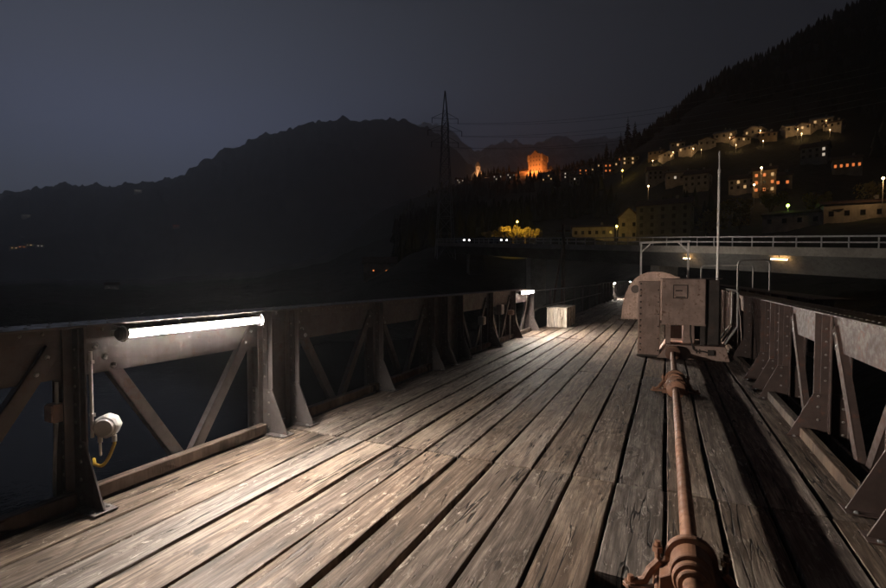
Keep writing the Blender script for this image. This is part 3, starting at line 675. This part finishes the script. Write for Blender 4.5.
# ------------------------------------------------------------------ ray-cast ground finder
from mathutils.bvhtree import BVHTree
TERR = [BVHTree.FromObject(bpy.data.objects[n], bpy.context.evaluated_depsgraph_get()) for n in ('terrain', 'mountain', 'distant_ridge')]
def ground_at(x, y):
    best = None
    for b in TERR[:1]:
        h = b.ray_cast(Vector((x, y, 3000)), Vector((0, 0, -1)))
        if h[0] is not None: best = h[0].z
    return best if best is not None else -7
def hit(u, v):
    e = cam.matrix_world.to_3x3() @ Vector(((u-CX)/F_PX, -(v-CY)/F_PX, -1)); e.normalize(); o = Vector((0,0,CAM_H))
    hs = [h[0] for h in (b.ray_cast(o + e*70, e) for b in TERR) if h[0] is not None]
    return min(hs, key=lambda p: (p-o).length) if hs else None

# ------------------------------------------------------------------ houses, castle, lamps
def pt_light(name, loc, power, color, parent, radius=.3):
    l = bpy.data.lights.new(name, 'POINT'); l.energy = power*K; l.color = color; l.shadow_soft_size = radius
    o = bpy.data.objects.new(name, l); COL.objects.link(o); o.parent = parent; o.location = loc; return o
M['plaster'] = mat_paint('pale_plaster', (.55,.50,.43), (.3,.22,.15), .2, .85, .2, scale=.15, bump=.02)
M['plaster2'] = mat_paint('ochre_plaster', (.46,.37,.26), (.3,.2,.12), .2, .85, .2, scale=.15, bump=.02)
M['plaster3'] = mat_paint('grey_plaster', (.34,.33,.31), (.2,.18,.15), .2, .85, .2, scale=.15, bump=.02)
M['plaster4'] = mat_paint('dark_plaster', (.16,.155,.15), (.1,.09,.08), .2, .85, .2, scale=.15, bump=.02)
M['roof'] = mat_paint('roof_tiles', (.13,.085,.065), (.08,.05,.04), .4, .85, .2, scale=.3, bump=.03)
M['roof_pale'] = mat_paint('pale_roof', (.40,.36,.32), (.2,.15,.12), .3, .8, .2, scale=.3, bump=.03)
M['win_dark'] = mat_plain('dark_glass', (.02,.022,.026), .15, .5)
M['win_warm'] = mat_emit('lit_window_warm', (1.0,.60,.26), .55*K, False)
M['win_or'] = mat_emit('lit_window_orange', (1.0,.25,.06), .75*K, False)
M['win_w'] = mat_emit('lit_window_white', (1.0,.85,.66), .5*K, False)
M['win_red'] = mat_emit('red_beacon', (1.0,.12,.06), .3*K, False)
M['globe'] = mat_emit('sodium_globe', (1.0,.58,.22), 22*K, False)
M['globe_y'] = mat_emit('yellow_globe', (1.0,.62,.08), 22*K, False)
M['globe_g'] = mat_emit('green_globe', (.55,1.0,.08), 16*K, False)
M['stone'] = mat_rough('castle_stone', (.40,.33,.25), (.30,.24,.18), (.18,.14,.10), .5, .9, .1)
for q_, c_, e_ in (('win_warm', (1.0,.60,.26), 1.3), ('win_or', (1.0,.25,.06), 1.3), ('win_w', (1.0,.85,.66), 1.0), ('win_red', (1.0,.12,.06), .9)): M[q_+'_far'] = mat_emit('distant_'+q_[4:]+'_light', c_, e_*K, False)
wcache = {}
def wmesh(w, h, mat):
    k = (round(w,2), round(h,2), mat)
    if k not in wcache:
        m = MB().box(-w/2, w/2, -.06, .05, 0, h).mesh('window'); m.materials.append(M[mat]); wcache[k] = m
    return wcache[k]
def house(u, g, w, d, h, label, wall='plaster', turn=0, rise=2.6, floors=2, nw=4, lit=(), cat='house', group='houses on the hillside', z=None, ridge_along=True, dz=0, name='house', roof='roof'):
    x, y = ug(u, g); z = ground_at(x, y) if z is None else z
    o = thing(name, label, cat, (x, y, z+dz), math.atan2(y, x) - math.pi/2 + R(turn), group)
    part('wall', MB().box(-w/2, w/2, -d/2, d/2, -4, h), M[wall], o)
    e = .5
    if ridge_along: poly = [(-w/2-e, -d/2-e, h), (-w/2-e, d/2+e, h), (-w/2-e, 0, h+rise)]; ext = (w+2*e, 0, 0)
    else: poly = [(-w/2-e, -d/2-e, h), (w/2+e, -d/2-e, h), (0, -d/2-e, h+rise)]; ext = (0, d+2*e, 0)
    if not ridge_along: part('gable', MB().prism([(-w/2, -d/2-e-.02, h-.3), (w/2, -d/2-e-.02, h-.3), (0, -d/2-e-.02, h+rise-.4)], (0, .1, 0)), M[wall], o)
    rf = part('roof', MB().prism(poly, ext), M[roof], o)
    part('chimney', MB().box(w*.2, w*.2+.7, -.35, .35, h+rise*.3, h+rise+.8), M['plaster3'], rf)
    k = 0
    for f in range(floors):
        for i in range(nw):
            ww = min(.9, w/nw*.42); mt = lit[k % len(lit)] if lit else None
            link('window', wmesh(ww, 1.15, mt or 'win_dark'), None, o, (-w/2 + w*(i+.5)/nw, -d/2, .9 + f*(h-.4)/floors)); k += 1
    for f in range(floors):
        link('window', wmesh(1.0, 1.4, 'win_dark'), None, o, (w/2, 0, .9 + f*(h-.4)/floors), (0, 0, math.pi/2))
    return o
def street_lamp(u, g, hgt_, label, mat='globe', power=600, color=(1,.58,.24), z=None, gr=.28, arm=1.2, aim=False):
    x, y = ug(u, g); z = ground_at(x, y) if z is None else z
    o = thing('street_lamp', label, 'street lamp', (x, y, z), math.atan2(y, x) - math.pi/2, 'street lamps in the village')
    part('pole', MB().tube([(0,0,-.5),(0,0,hgt_*.5),(0,0,hgt_)], [.09,.075,.05], 8), M['rail'], o, smooth=True)
    part('arm', MB().tube([(0,0,hgt_-.2),(0,-arm*.5,hgt_+.05),(0,-arm,hgt_+.1)], .04, 6), M['rail'], o, smooth=True)
    part('globe', MB().tube([(0,-arm,hgt_+.02-gr*(1-math.cos(a))) for a in np.linspace(0.05, math.pi-.05, 9)], [gr*math.sin(a) for a in np.linspace(0.05, math.pi-.05, 9)], 12), M[mat], o, smooth=True)
    if aim:
        l = bpy.data.lights.new('lamp_glow', 'SPOT'); l.energy = power*K; l.color = color; l.spot_size = R(140); l.spot_blend = .6; l.shadow_soft_size = .2
        q = bpy.data.objects.new('lamp_glow', l); COL.objects.link(q); q.parent = o; q.location = (0, .3, hgt_-.3); q.rotation_euler = (R(82), 0, 0)
    elif power: pt_light('lamp_glow', (0, -arm, hgt_-gr*2.2-.15), power, color, o, .25)
    return o
W, O_, H_ = 'win_warm', 'win_or', 'win_w'
row = [(655,262,6,3.6,'plaster2'),(664,254,5,3.2,'plaster'),(675,258,6,4.2,'plaster'),(686,250,6,3.4,'plaster'),(703,250,7,4.4,'plaster3'),(722,250,8,4.6,'plaster'),(737,243,6,3.8,'plaster'),(752,246,7,4.6,'plaster'),(764,239,6,3.6,'plaster2'),(789,236,7,4.4,'plaster'),(802,232,6,3.8,'plaster'),(817,232,7,4.2,'plaster'),(830,226,6,3.8,'plaster')]
ords = ['lowest, leftmost','second from the left','third from the left','fourth from the left','fifth from the left','sixth from the left','middle','sixth from the right','fifth from the right','fourth from the right','third from the right','second from the right','highest, rightmost']
for i, (u, g, w, h, wl_) in enumerate(row):
    house(u, g, w*1.15, 6, h*.62, 'lamplit pale house, %s in the long lit row up the right hillside' % ords[i], wl_, turn=[-18, 25, 5, -30, 14, -8, 32, -20, 12, 20, -26, 8, -15][i], rise=1.6, floors=1, nw=3, lit=[None, None, None, W, None, None, None, None][i % 4:], ridge_along=i % 3 != 1, group='lit row of houses on the hillside', roof='roof_pale' if i % 2 else 'roof')
    street_lamp(u + (5 if i % 2 else -4), g-7, (3.2, 4.6, 3.8, 5.2)[i % 4], 'street lamp before the %s house of the lit hillside row' % ords[i], power=(300, 120, 230, 360, 90, 180, 310)[i % 7], gr=(.17, .10, .14, .20, .10)[i % 5], arm=.5)
house(655, 240, 9, 7, 5, 'unlit house below the left end of the lit row', 'plaster3', 10)
house(679, 228, 13, 7, 3.6, 'low pale building below the lit row, left of the mast', 'plaster', 5, 1.6, 1, 5, [None, H_])
house(696, 215, 10, 8, 5.5, 'dim grey house on the slope just left of the mast', 'plaster3', -12)
street_lamp(647, 215, 9.5, 'tall orange street lamp on a pole left of the mast', power=420, gr=.34)
house(610, 330, 10, 8, 7, 'house with orange lit windows on the hill above the white gabled house', 'plaster2', 5, lit=[O_, O_, None, O_])
house(622, 310, 9, 8, 6, 'house with warm lit windows beside the tall dark firs', 'plaster2', -15, lit=[W, None, O_])
street_lamp(621, 262, 7, 'yellow street lamp on the hill below the firs', 'globe_y', 500, (1,.62,.12), gr=.4)
house(628, 285, 9, 7, 5, 'pale house lit by the yellow hill lamp below the firs', 'plaster', 10, lit=[W, None])
house(762, 186, 7.5, 7, 8.5, 'tall house with glowing orange windows below the lit row', 'plaster2', 0, 2.2, 3, 3, [O_, O_, W, O_, None, O_])
house(779, 190, 6, 6, 4, 'small house with an orange lit window right of the tall orange house', 'plaster3', 8, 2, 1, 2, [O_, O_])
street_lamp(759, 176, 13, 'tall orange street lamp above the house with glowing orange windows', power=520, gr=.36)
street_lamp(752, 172, 8.5, 'second orange street lamp left of the house with glowing orange windows', power=240, gr=.3)
house(741, 196, 9, 7, 4.5, 'pale lamplit house left of the tall orange windowed house', 'plaster', -8, lit=[None, None, W])
house(843, 192, 9, 7, 4, 'long low house with a bright orange window band on the far right slope', 'plaster3', 5, 1.8, 1, 5, [O_])
house(812, 205, 9, 7, 5, 'dark house between the lit row and the lit terrace', 'plaster3', -10, lit=[None, None, None, H_])
house(800, 118, 15, 7, 3.2, 'pale low terrace building lit from the right, nearer its left end', 'plaster', -6, 1.0, 1, 5, [None], name='terrace_building', cat='building')
house(856, 112, 14, 8, 3.6, 'wide pale building under the right edge street lamp', 'plaster', 12, 1.2, 1, 5, [None], name='terrace_building', cat='building')
street_lamp(880, 104, 8.5, 'orange street lamp at the right edge above the wide pale building', power=520, gr=.26)
street_lamp(786, 124, 6.0, 'green glowing street lamp on the dark lawn right of the mast', 'globe_g', 90, (.6,1,.15), gr=.36)
# by the road
house(628, 158, 6.2, 9, 7.0, 'white gabled house lit by a yellow lamp behind the road bridge', 'plaster', 0, 3.2, 2, 2, [None], ridge_along=False, group='houses by the road')
street_lamp(616, 149, 5.4, 'yellow street lamp in front of the white gabled house', 'globe_y', 150, (1,.66,.15), gr=.32)
house(592, 160, 13, 6, 3.2, 'long low pale shed left of the white gabled house', 'plaster', 4, 1.0, 1, 6, [None], group='houses by the road', name='shed', cat='shed')
house(664, 150, 15, 9, 9.5, 'dark four-storey house between the white gable and the mast', 'plaster4', -8, 2.4, 4, 5, [None], group='houses by the road')
street_lamp(517, 118, 5.2, 'yellow street lamp among golden shrubs beside the road', 'globe_y', 4200, (1,.60,.10), gr=.24, z=zv(243,118), aim=True)
for i, (u, g, lab) in enumerate(((548,420,'leftmost'),(565,415,'second'),(582,400,'third'),(596,395,'fourth'),(575,360,'lower'))):
    house(u, g, 9, 8, 6, 'far hillside house with lit windows right of the castle, %s of the group' % lab, ['plaster2','plaster','plaster3'][i % 3], random.uniform(-20,20), lit=[[W, None, None], [None, H_, None, None], [O_, None]][i % 3], group='houses near the castle')
for i, (u, lab) in enumerate(((497,'below the church side of the castle hill'),(510,'just left of the castle foot'),(459,'left of the lit church'))):
    house(u, 480 if u > 480 else 560, 8, 7, 5, 'small far house with one lit window %s' % lab, 'plaster3', 10*i, lit=[None, H_, None], group='houses near the castle')

# castle keep, floodlit orange
x, y = ug(537, 500); zc = ground_at(x, y)
cs = thing('castle', 'floodlit orange castle keep on the hilltop', 'castle', (x, y, zc), math.atan2(y, x) - math.pi/2 + R(-24)); cs.scale = (.72,.72,.92)
part('keep', MB().box(-10.5, 10.5, -9, 9, -8, 20), M['stone'], cs)
rf = part('roof', MB().prism([(-6.5,-8.9,20.01),(5.5,-8.9,20.01),(5.5,-8.9,21.5),(3,-8.9,21.5),(3,-8.9,23),(.8,-8.9,23),(.8,-8.9,25),(-1.8,-8.9,25),(-1.8,-8.9,23),(-4,-8.9,23),(-4,-8.9,21.5),(-6.5,-8.9,21.5)], (0, 8, 0)), M['stone'], cs)
for sx in (-1, 1):
    for sy in (-1, 1):
        tr = part('turret', MB().tube([(sx*10.5,sy*9,13),(sx*10.5,sy*9,14.5),(sx*10.5,sy*9,19.5),(sx*10.5,sy*9,19.6),(sx*10.5,sy*9,21.6)], [.3,1.4,1.4,1.6,.05], 12), M['plaster'], cs)
for i in range(6): part('merlon', MB().box(-10.4+i*3.9, -8.9+i*3.9, -9.1, -8.3, 20.02, 21.4), M['stone'], cs)
for zz in (3, 8, 13, 17):
    for xx in (-6.5, -2.2, 2.2, 6.5): link('window', wmesh(1.1, 1.9, 'win_dark'), None, cs, (xx, -9, zz))
    for yy in (-5, 0, 5): link('window', wmesh(1.1, 1.9, 'win_dark'), None, cs, (10.5, yy, zz), (0,0,math.pi/2))
part('wing', MB().box(-27, -10.6, -4, 6, -8, 5), M['stone'], cs); part('wing_roof', MB().prism([(-27.4,-4.5,5),(-27.4,6.5,5),(-27.4,1,8)], (16.7,0,0)), M['roof'], cs)
part('curtain_wall', MB().box(-34, 26, -15, -14, -8, 1.2), M['stone'], cs)
for lx, ly, p in ((-5,-20,8500),(6,-20,8500),(22,-5,6000),(-22,-13,2500)): pt_light('floodlight', (lx, ly, 2.6), p, (1.0,.27,.055), cs, .5)
x, y = ug(477, 600); zc = ground_at(x, y)
ch = thing('church', 'small floodlit church with pointed tower left of the castle', 'church', (x, y, zc), math.atan2(y, x) - math.pi/2 + R(15))
part('nave', MB().box(-5.5, 6, -4, 8, -6, 8), M['plaster'], ch); part('nave_roof', MB().prism([(-6,-4.5,8),(6.5,-4.5,8),(.2,-4.5,12)], (0,13,0)), M['roof'], ch)
tw = part('tower', MB().box(-3, 2, -7, -2, -6, 15), M['plaster'], ch); part('spire', MB().tube([(-.5,-4.5,15.01),(-.5,-4.5,22)], [3.9,.05], 4), M['plaster2'], tw)
for zz in (4, 11): link('window', wmesh(1.0, 1.8, 'win_dark'), None, ch, (-.5, -7, zz))
for lx, p in ((-7, 11000), (5, 11000)): pt_light('floodlight', (lx, -16, 2.5), p, (1.0,.45,.18), ch, .5)

# tiny lit houses on the dark left slopes
lefts = [(14,249,W,'leftmost tiny lit house in a string of warm lights low on the left'),(22,248,O_,'second tiny lit house in the string of warm lights on the left'),(29,246,W,'third tiny lit house in the string of warm lights on the left'),(40,247,H_,'rightmost tiny lit house in the string of warm lights on the left'),
 (26,217,H_,'single tiny white-lit house above the string of lights on the left'),(176,227,'win_red','tiny house with two red lights on the dark left mountain'),(112,289,H_,'tiny lit house just above the left parapet'),(380,274,'win_or','tiny yellow-lit house above the doubled posts of the left parapet'),(138,192,H_,'lone tiny white light high on the left ridge')]
for u, v, mt, lab in lefts:
    p = hit(u, v)
    if p is None: continue
    dist = p.length; sc = max(1.0, dist/700); ws = 1.0 if dist > 500 else .38
    o = thing('small_house', lab, 'house', p, math.atan2(p.y, p.x)-math.pi/2, 'tiny lit houses far on the left')
    part('wall', MB().box(-4*sc,4*sc,-3*sc,3*sc,-3*sc,2.6*sc), M['plaster3'], o); part('roof', MB().prism([(-4.4*sc,-3.4*sc,2.6*sc),(-4.4*sc,3.4*sc,2.6*sc),(-4.4*sc,0,4.4*sc)], (8.8*sc,0,0)), M['roof'], o)
    for q in (-1.6, 1.6): link('window', wmesh(.9*sc*ws, .7*sc*ws, mt+'_far'), None, o, (q*sc, -3*sc, .7*sc))

# ------------------------------------------------------------------ power pylon and wires
M['galv'] = mat_paint('pylon_steel', (.30,.30,.31), (.2,.15,.1), .1, .6, .4, scale=.2)
PG = 112.0; px_, py_ = ug(445, PG); pz_ = zv(247, PG)
py = thing('power_pylon', 'tall lattice power pylon standing beyond the left end of the road bridge', 'pylon', (px_, py_, pz_), PSI + R(8))
HP = 35.5
def pw(z): return 1.75*(1-z/HP)**1.05 + .22 if z < 27 else .72*(1-(z-27)/(HP-27))+.06
lv = [-3, 3, 6.8, 10.2, 13.2, 16, 18.6, 21, 23.2, 25.2, 27, 29, 31, HP]
for sx in (-1, 1):
    for sy in (-1, 1): part('leg', MB().tube([(sx*pw(z), sy*pw(z), z) for z in lv], .085, 5), M['galv'], py)
for a, b in zip(lv[:-1], lv[1:]):
    br_ = MB()
    for (c0, c1) in (((-1,-1),(1,-1)),((1,-1),(1,1)),((1,1),(-1,1)),((-1,1),(-1,-1))):
        br_.tube([(c0[0]*pw(a), c0[1]*pw(a), a), (c1[0]*pw(b), c1[1]*pw(b), b)], .04, 4); br_.tube([(c1[0]*pw(a), c1[1]*pw(a), a), (c0[0]*pw(b), c0[1]*pw(b), b)], .04, 4)
        br_.tube([(c0[0]*pw(b), c0[1]*pw(b), b), (c1[0]*pw(b), c1[1]*pw(b), b)], .04, 4)
    part('lattice_panel', br_, M['galv'], py)
arms = []
for z, l in ((26.4, 3.9), (29.2, 3.0), (23.8, 3.1)):
    for s_ in (-1, 1):
        am = MB(); am.tube([(s_*pw(z),0,z),(s_*l,0,z+.1)], .05, 4); am.tube([(s_*pw(z+1.3),0,z+1.3),(s_*l,0,z+.1)], .05, 4)
        a_ = part('cross_arm', am, M['galv'], py); part('insulator', MB().tube([(s_*l,0,z+.1),(s_*l,0,z-1.1)], .07, 6), M['win_dark'], a_); arms.append((s_*l, z-1.1))
py_m = Matrix.Translation((px_, py_, pz_)) @ Matrix.Rotation(PSI+R(8), 4, 'Z')
for i, (l, z) in enumerate(arms):
    a = py_m @ Vector((l, 0, z)); ex, ey = ug(900, 60); b = Vector((ex + l*.7, ey + 6 + l*.3, zv(64, 60) + (z-26)*.75))
    w_ = part('power_line', MB().tube(path_arc(a, b, 2.6, 24), .022, 4), M['galv'])
    tag(w_, 'thin power line strung from the pylon across the sky to the right, %s' % ['middle left arm','middle right arm','top left arm','top right arm','lowest left arm','lowest right arm'][i], 'power line', 'wires from the pylon')
# timber pole with raking strut outside the left edge
x, y = ug(563, 36)
up = thing('timber_pole', 'dark timber pole with raking strut behind the pale wooden box', 'pole', (x, y, 0), PSI)
part('pole', MB().tube([(0,0,-7.5),(0,0,2),(0,0,zv(225,36))], [.17,.15,.12], 10), M['kerb'], up, smooth=True)
part('strut', MB().tube([(-1.0,0,-3),(-.62,0,.3),(-.05,0,3.9)], .085, 8), M['kerb'], up, smooth=True)
part('crossarm', MB().box(-.5,.5,-.05,.05,zv(225,36)-.5,zv(225,36)-.4), M['kerb'], up)

# ------------------------------------------------------------------ cars on the road bridge, headlights on
M['car_paint'] = mat_paint('dark_car_paint', (.05,.055,.065), rust_amt=0., rough=.25, spec=.5)
M['tyre'] = mat_plain('tyre', (.02,.02,.02), .8)
M['headlight'] = mat_emit('headlight', (1,.95,.88), 30*K, True)
def car(n, off, label):
    a = Vector(rb(n, off)); d = Vector(rb(n-1, off)) - a
    c = thing('car', label, 'car', a, math.atan2(d.y, d.x), 'cars with headlights on the road bridge')
    prof = [(-2.1,0,.25),(-2.15,0,.75),(-1.6,0,.95),(-1.15,0,1.42),(.35,0,1.45),(1.05,0,.98),(1.95,0,.82),(2.15,0,.55),(2.1,0,.25)]
    part('body', MB().prism([(x,-.85,z) for x,_,z in prof], (0,1.7,0)), M['car_paint'], c, .05)
    part('side_window', MB().prism([(-1.2,-.862,.98),(-1.0,-.862,1.34),(.25,-.862,1.36),(.75,-.862,.98)], (0,1.724,0)), M['win_dark'], c)
    for x in (-1.35, 1.35):
        for s_ in (-1, 1): part('wheel', MB().tube([(x, s_*.72, .32),(x, s_*.88, .32)], .32, 14), M['tyre'], c)
    for s_ in (-1, 1): part('headlight', MB().tube([(2.13, s_*.6, .66),(2.19, s_*.6, .66)], .13, 10), M['headlight'], c)
car(31, 2.2, 'dark car with headlights on at the left end of the road bridge, nearer one')
car(39, 2.2, 'dark car with headlights on at the left end of the road bridge, farther one')

# ------------------------------------------------------------------ trees, shrubs, forest, boulders
M['leaf'] = mat_rough('shrub_leaves', (.30,.25,.08), (.36,.28,.10), (.14,.13,.05), 2, .8, .02)
M['needle'] = mat_rough('fir_needles', (.028,.036,.024), (.035,.042,.028), (.015,.018,.012), 1, .95, .05)
M['bark'] = mat_rough('bark', (.08,.06,.045), (.05,.04,.03), None, 4, .95, .03)
def leaf_cloud(mb, rd, rx, ry, rz, cz, n, s):
    for _ in range(n):
        while True:
            p = Vector((rd.uniform(-1,1), rd.uniform(-1,1), rd.uniform(-1,1)))
            if .25 < p.length < 1.0 + .25*mnoise.noise(p*2.3): break
        c = Vector((p.x*rx, p.y*ry, cz + p.z*rz)); a = Vector((rd.gauss(0,1), rd.gauss(0,1), rd.gauss(0,1))).normalized(); b = a.orthogonal().normalized(); q = s*rd.uniform(.5, 1.2)
        mb.add([c-a*q, c+b*q*.55, c+a*q, c-b*q*.55], [(0,1,2,3)])
def shrub(u, g, h, w, label, seed, name='shrub', cat='shrub', group='golden shrubs by the road lamp', n=900, ls=.26, zz=None):
    rd = random.Random(seed); x, y = ug(u, g); o = thing(name, label, cat, (x, y, ground_at(x, y) if zz is None else zz), rd.uniform(0, 6), group)
    tr = MB(); tr.tube([(0,0,-.5),(.05,0,h*.3),(0,.05,h*.55)], [.14,.10,.05], 7)
    for k in range(7):
        a = rd.uniform(0, 6.28); tr.tube([(0,0,h*rd.uniform(.1,.35)), (math.cos(a)*w*.22, math.sin(a)*w*.22, h*.55), (math.cos(a)*w*.42, math.sin(a)*w*.42, h*rd.uniform(.7,.95))], [.06,.04,.015], 5)
    part('trunk', tr, M['bark'], o)
    cr_ = MB()
    for k in range(11):
        q = rd.uniform(.10, .24); sub = MB(); leaf_cloud(sub, rd, w*q, w*q, h*q, 0, n//11, ls); ox, oy, oz = rd.uniform(-.42,.42)*w, rd.uniform(-.42,.42)*w, h*rd.uniform(.35,.88)
        cr_.add([(a+ox, b+oy, c+oz) for a, b, c in sub.v], sub.f)
    part('crown', cr_, M['leaf'], o); return o
for i, (u, g, h, w, lab) in enumerate(((492,126,3.0,4.2,'leftmost low'),(503,124,3.8,4.5,'second'),(513,126,4.3,4.2,'tall, right behind the lamp'),(525,124,3.8,4.4,'fourth'),(536,126,3.3,4.2,'rightmost'))):
    shrub(u, g, h, w, 'golden lamplit shrub beside the road, %s of five' % lab, i+3, zz=zv(242,g))
def conifer(u, g, h, w, label, seed, z=None, name='fir_tree', group='tall dark firs on the skyline'):
    rd = random.Random(seed); x, y = ug(u, g); o = thing(name, label, 'tree', (x, y, ground_at(x, y)), 0, group)
    part('trunk', MB().tube([(0,0,-1),(0,0,h*.5),(0,0,h*.97)], [h*.018,h*.012,.03], 7), M['bark'], o)
    m = MB(); nl = 34
    for k in range(nl):
        f = k/(nl-1); z_ = h*(.08 + .9*f); rr = w*.5*(1-f)**.8*rd.uniform(.7,1.15)+.1
        for j in range(9):
            a = rd.uniform(0, 6.28); r2 = rr*rd.uniform(.6,1.1); d_ = Vector((math.cos(a), math.sin(a), 0)); s_ = Vector((-d_.y, d_.x, 0))*r2*.28
            c0 = Vector((0,0,z_)); tip = c0 + d_*r2 + Vector((0,0,-r2*.35)); md = c0 + d_*r2*.55 + Vector((0,0,-r2*.05))
            m.add([c0, md+s_, tip, md-s_], [(0,1,2,3)]); m.add([c0, md+Vector((0,0,r2*.12)), tip, md-Vector((0,0,r2*.18))], [(0,1,2,3)])
    part('crown', m, M['needle'], o); return o
conifer(626, 420, 33, 11, 'tallest dark fir against the sky right of the castle', 3); conifer(619, 430, 24, 9, 'dark fir just left of the tallest fir', 5); conifer(605, 440, 21, 8, 'slender dark fir standing apart left of the tallest fir', 8); conifer(633, 425, 24, 9, 'dark fir just right of the tallest fir', 9)
for i, (u, g, h, lab) in enumerate(((705,118,8,'just left of the mast top of the lawn'),(738,122,9,'on the lawn right of the mast'),(815,132,8,'above the terrace buildings'),(872,118,9,'beside the right edge street lamp'),(770,150,9,'below the glowing orange house'))):
    shrub(u, g, h, h*.8, 'dark leafy tree %s' % lab, 40+i, 'leafy_tree', 'tree', 'dark trees among the village houses', 1100, .42)
fo = MB(); rd = random.Random(11)
HP_ = [(o.location.x, o.location.y) for o in bpy.data.objects if o.type == 'EMPTY' and o.name.split('.')[0] in ('house','street_lamp','castle','church','shed','terrace_building')]
nf = 0
while nf < 3200:
    u = rd.uniform(395, 1000); g = 165*math.exp(rd.random()*math.log(600/165)); x, y = ug(u, g)
    if any(abs(x-a)+abs(y-b) < 20 for a, b in HP_) or fbm(x, y, 60, 2, 8.8) < -.12: nf += .15; continue
    # leave the ground before lit buildings clear
    if any(abs(x*b-y*a)/math.hypot(a, b) < 12 and math.hypot(x, y) < math.hypot(a, b) < math.hypot(x, y)+34 for a, b in HP_): nf += .15; continue
    z_ = ground_at(x, y); h = rd.uniform(6, 13); w = h*rd.uniform(.18, .30); a0 = rd.uniform(0, 1)
    for (zb, zt, rr) in ((.1, .62, 1.0), (.42, 1.0, .62)):
        vs_ = [(x+math.cos(a0+k*1.047)*w*rr*rd.uniform(.7,1.2), y+math.sin(a0+k*1.047)*w*rr*rd.uniform(.7,1.2), z_+h*zb) for k in range(6)] + [(x, y, z_+h*zt)]
        fo.add(vs_, [(k, (k+1) % 6, 6) for k in range(6)])
    nf += 1
tag(part('forest', fo, M['needle']), 'dark conifer forest covering the hillside', None, None, 'stuff')
def boulder(x, y, z, r, seed, label):
    bm = bmesh.new(); bmesh.ops.create_icosphere(bm, subdivisions=3, radius=r)
    for v in bm.verts:
        n = mnoise.fractal(v.co*(1.1/r) + Vector((seed*3.7, 0, 0)), .8, 2.0, 4); v.co *= 1 + .28*n; v.co.z *= .72
    m = bpy.data.meshes.new('boulder'); bm.to_mesh(m); bm.free(); tag(link('boulder', m, M['rock'], None, (x, y, z), (0, 0, seed)), label, 'boulder', 'boulders on the bank below the left parapet')
for i, (u, g, r_, w_) in enumerate(((338,11.0,.75,'largest, just past the doubled posts'),(352,12.2,.5,'small one in the middle'),(366,12.0,.62,'rounded one before the mid post'),(392,13.5,.55,'one just past the mid post'),(410,14.5,.7,'farthest one'))):
    x, y = ug(u, g); x = min(x, -4.9); boulder(x, y, ground_at(x, y)+.15, r_, i+1, 'dim boulder on the bank behind the left parapet, %s' % w_)

# ------------------------------------------------------------------ evening haze over the whole valley
hz = MB().box(-15800, 15800, -15800, 15800, -15, 2600).mesh('haze')
t = NT('valley_haze'); t.n.remove(t.b); pv = t.node('ShaderNodeVolumePrincipled')
pv.inputs['Color'].default_value = (.94, .95, .97, 1); pv.inputs['Density'].default_value = HAZE; pv.inputs['Anisotropy'].default_value = .55
t.l.new(pv.outputs[0], t.out.inputs['Volume'])
tag(link('haze', hz, t.m), kind='stuff')
